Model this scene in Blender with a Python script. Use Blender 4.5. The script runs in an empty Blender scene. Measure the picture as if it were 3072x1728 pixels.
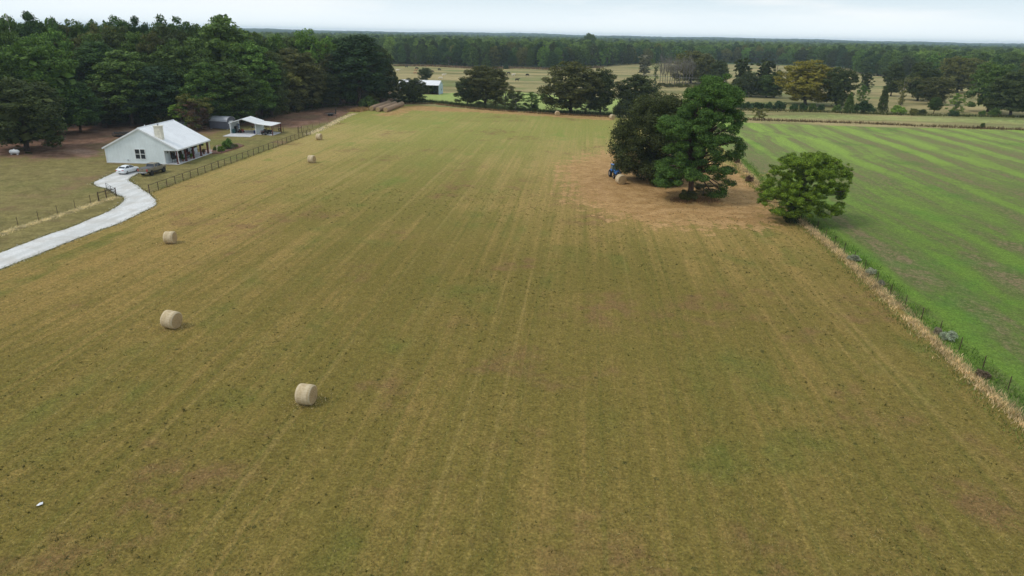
import bpy, bmesh, math, random
import numpy as np
from mathutils import Vector, Matrix, noise as mnoise
from mathutils.geometry import tessellate_polygon

# ------------------------------------------------------------------ camera
SC = bpy.context.scene
COL = SC.collection
CAM_H = 25.0
FPX = 2048.0                                  # focal length in pixels of the 3072 px wide photograph
PITCH = math.atan((864 - 104) / FPX)
ROLL = math.atan(0.0202)
_f = np.array([0, math.cos(PITCH), -math.sin(PITCH)])
_u0 = np.array([0, math.sin(PITCH), math.cos(PITCH)])
_r0 = np.array([1.0, 0, 0])
_R = _r0 * math.cos(ROLL) + _u0 * math.sin(ROLL)
_U = _u0 * math.cos(ROLL) - _r0 * math.sin(ROLL)
cd = bpy.data.cameras.new("camera")
cam = bpy.data.objects.new("camera", cd)
COL.objects.link(cam)
cd.sensor_width = 36.0
cd.lens = 24.0
cd.clip_start = 0.5
cd.clip_end = 30000
m = Matrix(((_R[0], _U[0], -_f[0], 0), (_R[1], _U[1], -_f[1], 0), (_R[2], _U[2], -_f[2], CAM_H), (0, 0, 0, 1)))
cam.matrix_world = m
SC.camera = cam

# ------------------------------------------------------------------ light
SUN_DIR = Vector((-0.60, -0.20, 0.80)).normalized()      # towards the sun
world = bpy.data.worlds.new("World")
SC.world = world
world.use_nodes = True
nt = world.node_tree
nt.nodes.clear()
out = nt.nodes.new('ShaderNodeOutputWorld')
bg = nt.nodes.new('ShaderNodeBackground')
bg.inputs['Strength'].default_value = 0.1
sky = nt.nodes.new('ShaderNodeTexSky')
sky.sky_type = 'NISHITA'
sky.sun_disc = False
sky.sun_elevation = math.asin(SUN_DIR.z)
sky.sun_rotation = math.atan2(SUN_DIR.x, SUN_DIR.y)
sky.altitude = 100
sky.air_density = 1.0
sky.dust_density = 2.0
tc = nt.nodes.new('ShaderNodeTexCoord')
mp = nt.nodes.new('ShaderNodeMapping')
mp.inputs['Scale'].default_value = (1.2, 1.2, 9.0)
nt.links.new(tc.outputs['Generated'], mp.inputs['Vector'])
cn = nt.nodes.new('ShaderNodeTexNoise')
cn.inputs['Scale'].default_value = 2.3
cn.inputs['Detail'].default_value = 7
cn.inputs['Roughness'].default_value = 0.55
nt.links.new(mp.outputs[0], cn.inputs['Vector'])
cr = nt.nodes.new('ShaderNodeValToRGB')
cr.color_ramp.elements[0].position = 0.44
cr.color_ramp.elements[0].color = (6.6, 8.0, 8.9, 1)
cr.color_ramp.elements[1].position = 0.64
cr.color_ramp.elements[1].color = (9.7, 9.9, 10.0, 1)
nt.links.new(cn.outputs['Fac'], cr.inputs['Fac'])
mx = nt.nodes.new('ShaderNodeMixRGB')
mx.inputs['Fac'].default_value = 0.88
nt.links.new(sky.outputs[0], mx.inputs['Color1'])
nt.links.new(cr.outputs['Color'], mx.inputs['Color2'])
sepw = nt.nodes.new('ShaderNodeSeparateXYZ'); nt.links.new(tc.outputs['Generated'], sepw.inputs[0])
hm = nt.nodes.new('ShaderNodeMapRange'); hm.interpolation_type = 'SMOOTHSTEP'
hm.inputs['From Min'].default_value = 0.0; hm.inputs['From Max'].default_value = 0.07; hm.inputs['To Min'].default_value = 1.0; hm.inputs['To Max'].default_value = 0.0
nt.links.new(sepw.outputs[2], hm.inputs['Value'])
hx_ = nt.nodes.new('ShaderNodeMixRGB'); hx_.inputs['Color2'].default_value = (9.3, 10.1, 10.5, 1)
nt.links.new(hm.outputs[0], hx_.inputs['Fac']); nt.links.new(mx.outputs[0], hx_.inputs['Color1'])
nt.links.new(hx_.outputs[0], bg.inputs['Color'])
nt.links.new(bg.outputs[0], out.inputs['Surface'])

sd = bpy.data.lights.new("sun", 'SUN')
sd.energy = 1.5
sd.angle = math.radians(12)
sd.color = (1.0, 0.95, 0.87)
so = bpy.data.objects.new("sun", sd)
COL.objects.link(so)
so.rotation_euler = SUN_DIR.to_track_quat('Z', 'Y').to_euler()

SC.view_settings.view_transform = 'Standard'
SC.view_settings.look = 'None'
SC.view_settings.gamma = 1
SC.view_settings.exposure = 0.08
SC.cycles.volume_bounces = 1
SC.cycles.max_bounces = 6

# ------------------------------------------------------------------ helpers
CP = np.array([0, 0, CAM_H])
rng = np.random.default_rng(11)
random.seed(5)


def ray(x, y):
    return _f + _R * (x - 1536) / FPX - _U * (y - 864) / FPX


def G(x, y, z=0.0):
    """ground point (height z) that stands at photo pixel x, y"""
    d = ray(x, y)
    return CP + d * ((z - CAM_H) / d[2])


def G2(x, y):
    p = G(x, y)
    return (float(p[0]), float(p[1]))


def ZH(x, y, P):
    d = ray(x, y)
    return CAM_H + P[1] / d[1] * d[2]


def proj(P):
    d = np.asarray(P, float) - CP
    z = d @ _f
    return 1536 + FPX * (d @ _R) / z, 864 - FPX * (d @ _U) / z


def tag(o, label=None, cat=None, group=None, kind=None):
    if label: o['label'] = label
    if cat: o['category'] = cat
    if group: o['group'] = group
    if kind: o['kind'] = kind
    return o


def empty(name, loc=(0, 0, 0), rz=0.0, scale=(1, 1, 1)):
    o = bpy.data.objects.new(name, None)
    o.empty_display_size = 0.3
    COL.objects.link(o)
    o.location = loc
    o.rotation_euler = (0, 0, rz)
    o.scale = scale
    return o


def copy_tree(o, parent=None):
    c = o.copy()
    COL.objects.link(c)
    c.parent = parent
    for ch in list(o.children):
        copy_tree(ch, c)
    return c


def mesh_np(name, V, quads=None, tris=None):
    me = bpy.data.meshes.new(name)
    V = np.asarray(V, np.float32)
    me.vertices.add(len(V))
    me.vertices.foreach_set('co', V.ravel())
    loops, starts, n = [], [], 0
    if quads is not None and len(quads):
        q = np.asarray(quads, np.int32)
        loops.append(q.ravel()); starts.append(np.arange(len(q)) * 4); n = len(q) * 4
    if tris is not None and len(tris):
        t = np.asarray(tris, np.int32)
        loops.append(t.ravel()); starts.append(n + np.arange(len(t)) * 3)
    L = np.concatenate(loops).astype(np.int32)
    S = np.concatenate(starts).astype(np.int32)
    me.loops.add(len(L))
    me.loops.foreach_set('vertex_index', L)
    me.polygons.add(len(S))
    me.polygons.foreach_set('loop_start', S)
    me.update(calc_edges=True)
    me.validate()
    return me


def link_mesh(name, me, mat=None, parent=None):
    o = bpy.data.objects.new(name, me)
    COL.objects.link(o)
    if mat is not None:
        me.materials.append(mat)
    if parent is not None:
        o.parent = parent
    return o


class MB:
    """collects simple solids into one mesh"""
    def __init__(s):
        s.v = []; s.f = []

    def add(s, vs, fs):
        b = len(s.v)
        s.v += [tuple(map(float, v)) for v in vs]
        s.f += [tuple(b + i for i in f) for f in fs]
        return s

    def box(s, x0, x1, y0, y1, z0, z1):
        return s.frustum(x0, x1, y0, y1, z0, x0, x1, y0, y1, z1)

    def frustum(s, x0, x1, y0, y1, z0, X0, X1, Y0, Y1, z1):
        return s.add([(x0, y0, z0), (x1, y0, z0), (x1, y1, z0), (x0, y1, z0),
                      (X0, Y0, z1), (X1, Y0, z1), (X1, Y1, z1), (X0, Y1, z1)],
                     [(3, 2, 1, 0), (4, 5, 6, 7), (0, 1, 5, 4), (1, 2, 6, 5), (2, 3, 7, 6), (3, 0, 4, 7)])

    def cyl(s, p0, p1, r0, r1=None, n=10, cap=True):
        r1 = r0 if r1 is None else r1
        p0 = Vector(p0); p1 = Vector(p1)
        d = (p1 - p0).normalized()
        a = d.orthogonal().normalized(); b = d.cross(a)
        vs = []
        for P, r in ((p0, r0), (p1, r1)):
            for i in range(n):
                t = 2 * math.pi * i / n
                vs.append(P + a * (r * math.cos(t)) + b * (r * math.sin(t)))
        fs = [(i, (i + 1) % n, n + (i + 1) % n, n + i) for i in range(n)]
        if cap:
            fs += [tuple(range(n - 1, -1, -1)), tuple(range(n, 2 * n))]
        return s.add(vs, fs)

    def tube(s, pts, r, n=6):
        rs = r if isinstance(r, (list, tuple)) else [r] * len(pts)
        pts = [Vector(p) for p in pts]
        vs = []
        for k, P in enumerate(pts):
            d = (pts[min(k + 1, len(pts) - 1)] - pts[max(k - 1, 0)]).normalized()
            a = d.cross(Vector((0.13, 0.21, 1))).normalized()
            b = d.cross(a)
            for i in range(n):
                t = 2 * math.pi * i / n
                vs.append(P + a * (rs[k] * math.cos(t)) + b * (rs[k] * math.sin(t)))
        fs = []
        for k in range(len(pts) - 1):
            for i in range(n):
                fs.append((k * n + i, k * n + (i + 1) % n, (k + 1) * n + (i + 1) % n, (k + 1) * n + i))
        fs += [tuple(range(n - 1, -1, -1)), tuple(range((len(pts) - 1) * n, len(pts) * n))]
        return s.add(vs, fs)

    def prism(s, poly, y0, y1, Y0=None, Y1=None):
        """side profile poly in (x, z) swept from y0 to y1"""
        n = len(poly)
        vs = [(x, y0, z) for x, z in poly] + [(x, y1, z) for x, z in poly]
        fs = [tuple(range(n)), tuple(range(2 * n - 1, n - 1, -1))]
        fs += [(i, n + i, n + (i + 1) % n, (i + 1) % n) for i in range(n)]
        return s.add(vs, fs)

    def ell(s, c, r, n=12, m=8, jit=0.0):
        vs = [(c[0], c[1], c[2] - r[2])]
        for j in range(1, m):
            ph = math.pi * j / m - math.pi / 2
            for i in range(n):
                t = 2 * math.pi * i / n
                k = 1 + random.uniform(-jit, jit)
                vs.append((c[0] + r[0] * k * math.cos(ph) * math.cos(t), c[1] + r[1] * k * math.cos(ph) * math.sin(t), c[2] + r[2] * k * math.sin(ph)))
        vs.append((c[0], c[1], c[2] + r[2]))
        fs = [(0, 1 + (i + 1) % n, 1 + i) for i in range(n)]
        for j in range(m - 2):
            for i in range(n):
                a = 1 + j * n
                fs.append((a + i, a + (i + 1) % n, a + n + (i + 1) % n, a + n + i))
        a = 1 + (m - 2) * n
        fs += [(a + i, a + (i + 1) % n, len(vs) - 1) for i in range(n)]
        return s.add(vs, fs)

    def torus(s, c, R, r, axis='y', n=18, k=8):
        vs = []
        for i in range(n):
            t = 2 * math.pi * i / n
            for j in range(k):
                q = 2 * math.pi * j / k
                a = (R + r * math.cos(q)); h = r * math.sin(q)
                if axis == 'y': vs.append((c[0] + a * math.cos(t), c[1] + h, c[2] + a * math.sin(t)))
                elif axis == 'x': vs.append((c[0] + h, c[1] + a * math.cos(t), c[2] + a * math.sin(t)))
                else: vs.append((c[0] + a * math.cos(t), c[1] + a * math.sin(t), c[2] + h))
        fs = [(i * k + j, i * k + (j + 1) % k, ((i + 1) % n) * k + (j + 1) % k, ((i + 1) % n) * k + j) for i in range(n) for j in range(k)]
        return s.add(vs, fs)

    def build(s, name, mat, parent=None, bevel=0.0, smooth=False):
        me = bpy.data.meshes.new(name)
        me.from_pydata(s.v, [], s.f)
        bm = bmesh.new(); bm.from_mesh(me)
        bmesh.ops.recalc_face_normals(bm, faces=bm.faces)
        bm.to_mesh(me); bm.free()
        o = link_mesh(name, me, mat, parent)
        if smooth:
            me.polygons.foreach_set('use_smooth', [True] * len(me.polygons))
        if bevel:
            md = o.modifiers.new('bevel', 'BEVEL'); md.width = bevel; md.segments = 2; md.limit_method = 'ANGLE'
        return o


# ------------------------------------------------------------------ materials
class NT:
    """tiny node helper"""
    def __init__(s, name):
        s.m = bpy.data.materials.new(name); s.m.use_nodes = True
        s.t = s.m.node_tree; s.t.nodes.clear()
        s.out = s.t.nodes.new('ShaderNodeOutputMaterial')

    def n(s, typ, **kw):
        nd = s.t.nodes.new(typ)
        for k, v in kw.items():
            setattr(nd, k, v)
        return nd

    def l(s, a, b): s.t.links.new(a, b)

    def put(s, sock, v):
        if isinstance(v, bpy.types.NodeSocket): s.l(v, sock)
        elif isinstance(v, (tuple, list)) and len(v) == 3 and sock.type == 'RGBA': sock.default_value = (*v, 1)
        else: sock.default_value = v

    def pos(s):
        if not hasattr(s, '_p'): s._p = s.n('ShaderNodeNewGeometry').outputs['Position']
        return s._p

    def obj(s):
        return s.n('ShaderNodeTexCoord').outputs['Object']

    def map(s, v, scale=(1, 1, 1), rot=(0, 0, 0), loc=(0, 0, 0)):
        nd = s.n('ShaderNodeMapping'); s.l(v, nd.inputs[0])
        nd.inputs['Scale'].default_value = scale; nd.inputs['Rotation'].default_value = rot; nd.inputs['Location'].default_value = loc
        return nd.outputs[0]

    def noise(s, v, scale, detail=3, rough=0.55, dist=0.0, col=False):
        nd = s.n('ShaderNodeTexNoise'); s.l(v, nd.inputs['Vector'])
        nd.inputs['Scale'].default_value = scale; nd.inputs['Detail'].default_value = detail
        nd.inputs['Roughness'].default_value = rough; nd.inputs['Distortion'].default_value = dist
        return nd.outputs['Color' if col else 'Fac']

    def mr(s, v, a, b, c=0.0, d=1.0, smooth=True):
        nd = s.n('ShaderNodeMapRange')
        if smooth: nd.interpolation_type = 'SMOOTHSTEP'
        s.put(nd.inputs['Value'], v)
        nd.inputs['From Min'].default_value = a; nd.inputs['From Max'].default_value = b
        nd.inputs['To Min'].default_value = c; nd.inputs['To Max'].default_value = d
        return nd.outputs[0]

    def mth(s, op, a, b=0.0, c=0.0):
        nd = s.n('ShaderNodeMath', operation=op)
        s.put(nd.inputs[0], a); s.put(nd.inputs[1], b)
        if len(nd.inputs) > 2: s.put(nd.inputs[2], c)
        return nd.outputs[0]

    def mix(s, f, a, b, blend='MIX'):
        nd = s.n('ShaderNodeMixRGB', blend_type=blend)
        s.put(nd.inputs[0], f); s.put(nd.inputs[1], a); s.put(nd.inputs[2], b)
        return nd.outputs[0]

    def principled(s, col, rough=0.8, spec=0.3, metal=0.0, bump=None, bstr=0.3, bdist=0.05, **kw):
        p = s.n('ShaderNodeBsdfPrincipled')
        s.put(p.inputs['Base Color'], col); s.put(p.inputs['Roughness'], rough)
        s.put(p.inputs['Metallic'], metal); p.inputs['Specular IOR Level'].default_value = spec
        for k, v in kw.items(): s.put(p.inputs[k], v)
        if bump is not None:
            b = s.n('ShaderNodeBump'); b.inputs['Strength'].default_value = bstr; b.inputs['Distance'].default_value = bdist
            s.l(bump, b.inputs['Height']); s.l(b.outputs[0], p.inputs['Normal'])
        s.l(p.outputs[0], s.out.inputs['Surface'])
        return p


def mat_paint(name, col, rough=0.6, spec=0.3, metal=0.0, var=0.12, scale=1.5, coat=0.0):
    t = NT(name)
    v = t.obj()
    n = t.noise(v, scale, 4, 0.6)
    f = t.noise(v, scale * 14, 2, 0.6)
    k = t.mth('ADD', t.mr(n, 0.3, 0.7, 1 - var, 1 + var), t.mr(f, 0.3, 0.7, -var * .4, var * .4))
    c = t.mix(1.0, col, k, 'MULTIPLY')
    t.principled(c, rough, spec, metal, bump=f, bstr=0.08, bdist=0.01, **({'Coat Weight': coat} if coat else {}))
    return t.m


def mat_ribbed(name, col, pitch, axis='x', rough=0.45, metal=0.0, var=0.06):
    """standing-seam / corrugated sheet metal"""
    t = NT(name)
    v = t.obj()
    sep = t.n('ShaderNodeSeparateXYZ'); t.l(v, sep.inputs[0])
    a = sep.outputs['XYZ'.index(axis.upper())]
    fr = t.mth('FRACT', t.mth('MULTIPLY', a, 1.0 / pitch))
    tri = t.mth('ABSOLUTE', t.mth('SUBTRACT', fr, 0.5))
    h = t.mr(tri, 0.36, 0.46, 0, 1)
    n = t.noise(v, 0.5, 5, 0.6)
    st = t.noise(t.map(v, (3, 3, .35)), 1.0, 3, 0.6)
    k = t.mth('MULTIPLY', t.mr(n, 0.3, 0.7, 1 - var, 1 + var), t.mr(st, 0.3, 0.7, 1 - var, 1.0))
    k = t.mth('MULTIPLY', k, t.mr(h, 0, 1, 1.0, 0.93))
    t.principled(t.mix(1.0, col, k, 'MULTIPLY'), rough, 0.35, metal, bump=h, bstr=0.5, bdist=0.03)
    return t.m


def mat_leaf(name, fixed=None):
    """foliage; the tree's own colour comes from the object colour"""
    t = NT(name)
    oi = t.n('ShaderNodeObjectInfo')
    g = t.n('ShaderNodeNewGeometry')
    v = t.obj()
    isl = g.outputs['Random Per Island']
    big = t.noise(v, 0.8, 4, 0.65)
    c = oi.outputs['Color'] if not fixed else t.mix(oi.outputs['Random'], fixed[0], fixed[1])
    c = t.mix(1.0, c, t.mr(isl, 0, 1, 0.5, 1.5, False), 'MULTIPLY')
    c = t.mix(1.0, c, t.mr(big, 0.32, 0.68, 0.62, 1.38), 'MULTIPLY')
    hs = t.n('ShaderNodeHueSaturation')
    t.l(c, hs.inputs['Color'])
    t.put(hs.inputs['Hue'], t.mr(isl, 0, 1, 0.515, 0.485, False))
    t.put(hs.inputs['Value'], t.mr(oi.outputs['Random'], 0, 1, 0.82, 1.18, False))
    hs.inputs['Saturation'].default_value = 1.0
    d = t.n('ShaderNodeBsdfPrincipled')
    t.l(hs.outputs[0], d.inputs['Base Color']); d.inputs['Roughness'].default_value = 0.55
    d.inputs['Specular IOR Level'].default_value = 0.08
    tr = t.n('ShaderNodeBsdfTranslucent')
    t.l(t.mix(1.0, hs.outputs[0], (1.15, 1.2, 0.6), 'MULTIPLY'), tr.inputs[0])
    mxs = t.n('ShaderNodeMixShader'); mxs.inputs[0].default_value = 0.28
    t.l(d.outputs[0], mxs.inputs[1]); t.l(tr.outputs[0], mxs.inputs[2])
    t.l(mxs.outputs[0], t.out.inputs['Surface'])
    return t.m


def mat_bark(name, col):
    t = NT(name)
    v = t.obj()
    n = t.noise(t.map(v, (6, 6, 1.2)), 1.0, 5, 0.7)
    c = t.mix(t.mr(n, 0.35, 0.65), tuple(x * .55 for x in col), tuple(x * 1.35 for x in col))
    t.principled(c, 0.9, 0.15, bump=n, bstr=0.8, bdist=0.05)
    return t.m


M = {}
M['leaf'] = mat_leaf('leaf')
M['leaf_far'] = mat_leaf('leaf_far', ((0.060, 0.105, 0.032), (0.185, 0.265, 0.058)))
M['bark'] = mat_bark('bark', (0.075, 0.055, 0.045))
M['grey_bark'] = mat_bark('grey_bark', (0.20, 0.18, 0.15))
M['pine_bark'] = mat_bark('pine_bark', (0.10, 0.065, 0.05))
M['white'] = mat_paint('white_paint', (0.72, 0.73, 0.74), 0.45, var=.05)
M['wall'] = mat_ribbed('wall_sheet', (0.76, 0.82, 0.84), 0.30, 'x')
M['wally'] = mat_ribbed('wall_sheet_side', (0.76, 0.82, 0.84), 0.30, 'y')
M['roof'] = mat_ribbed('roof_sheet', (0.80, 0.80, 0.82), 0.45, 'y', 0.4)
M['concrete'] = mat_paint('concrete', (0.52, 0.51, 0.52), 0.85, var=.12, scale=.8)
M['glass'] = mat_paint('dark_glass', (0.025, 0.03, 0.04), 0.12, 0.6, var=.3)
M['redwood'] = mat_paint('red_stained_wood', (0.10, 0.022, 0.02), 0.6, var=.3, scale=3)
M['stone'] = mat_paint('limestone', (0.70, 0.66, 0.56), 0.85, var=.12, scale=2.5)
M['rust'] = mat_paint('rusty_pipe', (0.065, 0.038, 0.026), 0.7, var=.4, scale=3)
M['black'] = mat_paint('black_metal', (0.018, 0.018, 0.02), 0.5, var=.3)
M['rubber'] = mat_paint('rubber', (0.02, 0.02, 0.02), 0.85, var=.2, scale=6)
M['steel'] = mat_paint('steel', (0.35, 0.36, 0.38), 0.4, metal=.6)
M['carwhite'] = mat_paint('white_car_paint', (0.78, 0.80, 0.84), 0.25, 0.5, var=.03, coat=.5)
M['bronze'] = mat_paint('bronze_car_paint', (0.22, 0.19, 0.135), 0.5, 0.35, metal=.1, var=.08, coat=.1)
M['greybed'] = mat_paint('bed_cover', (0.10, 0.10, 0.105), 0.6)
M['taillight'] = mat_paint('tail_light', (0.45, 0.03, 0.03), 0.3, 0.5)
M['blue'] = mat_paint('tractor_blue', (0.03, 0.14, 0.42), 0.4, 0.4, var=.15)
M['red'] = mat_paint('machine_red', (0.28, 0.03, 0.025), 0.45)
M['shed'] = mat_ribbed('shed_boards', (0.13, 0.13, 0.165), 0.25, 'x', 0.7)
M['shedroof'] = mat_ribbed('shed_roof', (0.42, 0.43, 0.48), 0.3, 'x', 0.45)
M['cream'] = mat_paint('cream', (0.62, 0.56, 0.36), 0.7)
M['brick'] = mat_paint('brick_edging', (0.24, 0.12, 0.09), 0.9, var=.3, scale=5)
M['pavers'] = mat_paint('patio_pavers', (0.36, 0.25, 0.23), 0.9, var=.2, scale=5)
M['teal'] = mat_paint('teal_plastic', (0.02, 0.07, 0.08), 0.5)
M['barnblue'] = mat_ribbed('barn_sheet', (0.42, 0.52, 0.62), 0.5, 'y', 0.5)
M['polegrey'] = mat_paint('pale_pole', (0.50, 0.49, 0.46), 0.7)
M['poleb'] = mat_paint('wood_pole', (0.14, 0.10, 0.08), 0.9, var=.3)
M['paper'] = mat_paint('paper', (0.8, 0.8, 0.84), 0.8, var=.02)
M['cowblack'] = mat_paint('black_hide', (0.02, 0.017, 0.016), 0.7)
M['cowtan'] = mat_paint('tan_hide', (0.42, 0.25, 0.13), 0.8)
M['cowwhite'] = mat_paint('cream_hide', (0.70, 0.62, 0.50), 0.8)
M['straw'] = mat_leaf('weed')


def mat_bale(k=(1, 1, 1)):
    t = NT('hay_bale')
    v = t.obj()
    st = t.noise(t.map(v, (3.2, 14, 14)), 1.0, 4, 0.7)
    big = t.noise(v, 1.2, 3, 0.6)
    sep = t.n('ShaderNodeSeparateXYZ'); t.l(v, sep.inputs[0])
    band = t.noise(t.map(v, (5, .2, .2)), 1.0, 2, 0.5)
    c = t.mix(t.mr(st, .3, .7), (0.36, 0.26, 0.145), (0.64, 0.52, 0.335))
    c = t.mix(t.mr(big, .35, .65, 0, .45), c, (0.42, 0.31, 0.19))
    c = t.mix(t.mr(band, .45, .6, 0, .35), c, (0.68, 0.59, 0.43))
    c = t.mix(1.0, c, k, 'MULTIPLY')
    t.principled(c, 0.9, 0.1, bump=st, bstr=0.6, bdist=0.03)
    return t.m


def mat_bale_end():
    t = NT('hay_bale_end')
    v = t.obj()
    sep = t.n('ShaderNodeSeparateXYZ'); t.l(v, sep.inputs[0])
    y, z = sep.outputs[1], sep.outputs[2]
    r = t.mth('SQRT', t.mth('ADD', t.mth('MULTIPLY', y, y), t.mth('MULTIPLY', z, z)))
    a = t.mth('ARCTAN2', z, y)
    n = t.noise(v, 5, 3, .7)
    sp = t.mth('SINE', t.mth('ADD', t.mth('ADD', t.mth('MULTIPLY', r, 52.0), a), t.mth('MULTIPLY', n, 7.0)))
    f = t.noise(v, 22, 3, .7)
    k = t.mth('ADD', t.mth('MULTIPLY', sp, 0.22), t.mr(f, .3, .7, .2, .8))
    c = t.mix(k, (0.30, 0.195, 0.095), (0.54, 0.40, 0.225))
    t.principled(c, 0.95, 0.1, bump=k, bstr=0.6, bdist=0.04)
    return t.m


M['bale'] = mat_bale()
M['bale_old'] = mat_bale((.62, .54, .56))
M['bale_end'] = mat_bale_end()

FIELD_ROT = math.radians(5.5)                 # heading of mowing rows, right of the camera's heading


def mat_ground():
    t = NT('ground_cover')
    P = t.pos()
    za = t.n('ShaderNodeAttribute', attribute_name='zoneA')
    zb = t.n('ShaderNodeAttribute', attribute_name='zoneB')
    sa = t.n('ShaderNodeSeparateColor'); t.l(za.outputs['Color'], sa.inputs[0])
    sb = t.n('ShaderNodeSeparateColor'); t.l(zb.outputs['Color'], sb.inputs[0])
    hay, green, litter = sa.outputs[0], sa.outputs[1], sa.outputs[2]
    dirt = za.outputs['Alpha']
    lush, dry, yard = sb.outputs[0], sb.outputs[1], sb.outputs[2]
    far = zb.outputs['Alpha']
    # field coordinates: x across rows, y along rows
    F = t.map(P, (1, 1, 1), (0, 0, FIELD_ROT))
    warp = t.noise(P, 0.035, 3, .5, col=True)
    wv = t.n('ShaderNodeVectorMath', operation='SCALE'); t.l(warp, wv.inputs[0]); wv.inputs['Scale'].default_value = 3.0
    Fw = t.n('ShaderNodeVectorMath', operation='ADD'); t.l(F, Fw.inputs[0]); t.l(wv.outputs[0], Fw.inputs[1]); Fw = Fw.outputs[0]
    n_fine = t.noise(P, 5.5, 5, .68)
    n_fine2 = t.noise(t.map(P, (1, 1, 1), (0, 0, .6), (7, 3, 0)), 1.7, 5, .7)
    n_mid = t.noise(P, 0.42, 5, .65)
    n_big = t.noise(P, 0.045, 4, .6)
    n_big2 = t.noise(t.map(P, loc=(31, 77, 5)), 0.085, 4, .6)
    row1 = t.noise(t.map(F, (0.95, 0.018, 1)), 1.0, 3, .6)
    row2 = t.noise(t.map(Fw, (0.28, 0.010, 1), loc=(3, 9, 0)), 1.0, 2, .5)
    row3 = t.noise(t.map(F, (3.2, 0.06, 1), loc=(13, 2, 0)), 1.0, 2, .6)
    rows = t.mth('ADD', t.mth('MULTIPLY', row1, .5), t.mth('ADD', t.mth('MULTIPLY', row2, .3), t.mth('MULTIPLY', row3, .2)))
    sepP = t.n('ShaderNodeSeparateXYZ'); t.l(P, sepP.inputs[0])
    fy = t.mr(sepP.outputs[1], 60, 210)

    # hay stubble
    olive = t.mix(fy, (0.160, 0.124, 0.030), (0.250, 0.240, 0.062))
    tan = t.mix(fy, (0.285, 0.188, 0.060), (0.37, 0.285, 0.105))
    k = t.mth('ADD', t.mth('MULTIPLY', n_big, .35), t.mth('ADD', t.mth('MULTIPLY', rows, .92), t.mth('MULTIPLY', n_mid, .24)))
    k = t.mth('ADD', k, t.mth('MULTIPLY', t.mth('SUBTRACT', dry, 0.35), .25))
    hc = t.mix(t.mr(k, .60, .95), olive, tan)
    gpatch = t.mth('MULTIPLY', t.mr(n_big2, .50, .68), t.mr(row2, .42, .62))
    hc = t.mix(t.mth('MULTIPLY', gpatch, .8), hc, t.mix(fy, (0.118, 0.125, 0.026), (0.20, 0.245, 0.052)))
    hc = t.mix(t.mth('MULTIPLY', t.mr(n_big2, .32, .47, .7, 0), t.mr(n_mid, .4, .60)), hc, (0.185, 0.105, 0.048))
    # dark tussocks in the stubble
    vo = t.n('ShaderNodeTexVoronoi'); t.l(t.map(P, (1, 1, 1)), vo.inputs['Vector']); vo.inputs['Scale'].default_value = 0.75
    spot = t.mth('MULTIPLY', t.mr(t.mth('ADD', vo.outputs['Distance'], t.mth('MULTIPLY', n_fine, .12)), .13, .24, 1, 0), t.mr(t.noise(P, .12, 3, .6), .50, .62))
    hc = t.mix(t.mth('MULTIPLY', spot, .75), hc, (0.040, 0.046, 0.016))
    swath = t.mr(t.noise(t.map(F, (1.15, 0.005, 1), loc=(4, 8, 0)), 1.0, 1, .5), .60, .68)
    swath = t.mth('MULTIPLY', swath, t.mr(t.noise(t.map(F, (.5, .03, 1), loc=(1, 1, 0)), 1.0, 2, .5), .40, .58))
    hc = t.mix(t.mth('MULTIPLY', swath, .24), hc, t.mix(fy, (0.34, 0.24, 0.085), (0.40, 0.33, 0.14)))
    groove = t.mr(t.noise(t.map(F, (1.6, 0.006, 1), loc=(14, 3, 0)), 1.0, 1, .5), .60, .68)
    hc = t.mix(t.mth('MULTIPLY', groove, .28), hc, t.mix(fy, (0.105, 0.105, 0.022), (0.19, 0.21, 0.045)))
    hc = t.mix(t.mr(n_fine2, .62, .78, 0, .35), hc, (0.36, 0.27, 0.12))

    # bright green sown field, ribbons along the rows
    Gw = t.n('ShaderNodeVectorMath', operation='ADD'); t.l(F, Gw.inputs[0])
    w2 = t.n('ShaderNodeVectorMath', operation='SCALE'); t.l(t.noise(P, 0.02, 2, .5, col=True), w2.inputs[0]); w2.inputs['Scale'].default_value = 6.0
    t.l(w2.outputs[0], Gw.inputs[1])
    sx = t.n('ShaderNodeSeparateXYZ'); t.l(Gw.outputs[0], sx.inputs[0])
    wave = t.mth('SINE', t.mth('MULTIPLY', sx.outputs[0], 2 * math.pi / 9.0))
    wave2 = t.noise(t.map(Gw.outputs[0], (0.30, 0.009, 1)), 1.0, 4, .62)
    gk = t.mth('ADD', t.mth('MULTIPLY', wave, .07), t.mth('ADD', t.mth('MULTIPLY', wave2, .85), t.mth('MULTIPLY', n_mid, .30)))
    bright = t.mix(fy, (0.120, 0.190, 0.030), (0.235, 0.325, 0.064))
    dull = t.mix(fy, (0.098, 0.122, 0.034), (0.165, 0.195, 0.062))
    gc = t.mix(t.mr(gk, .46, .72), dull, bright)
    gc = t.mix(t.mth('MULTIPLY', t.mr(gk, .44, .60, 1, 0), t.mr(t.mth('ADD', t.mth('MULTIPLY', n_mid, .5), t.mth('MULTIPLY', n_fine2, .5)), .42, .58)), gc, (0.19, 0.145, 0.078))
    gc = t.mix(t.mth('MULTIPLY', t.mr(n_big2, .52, .7), .45), gc, (0.07, 0.17, 0.022))
    # leaf litter / bare yard
    lc = t.mix(t.mr(n_mid, .35, .65), (0.115, 0.062, 0.042), (0.22, 0.128, 0.085))
    lc = t.mix(t.mr(n_big2, .5, .7, 0, .6), lc, (0.13, 0.105, 0.045))
    lc = t.mix(t.mr(n_big, .56, .66, 0, .5), lc, (0.36, 0.25, 0.19))
    # dirt
    dc = t.mix(t.mr(n_mid, .35, .65), (0.31, 0.170, 0.068), (0.46, 0.275, 0.125))
    # lawn round the house
    yc = t.mix(t.mr(n_mid, .35, .65), (0.150, 0.125, 0.045), (0.225, 0.185, 0.070))
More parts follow.
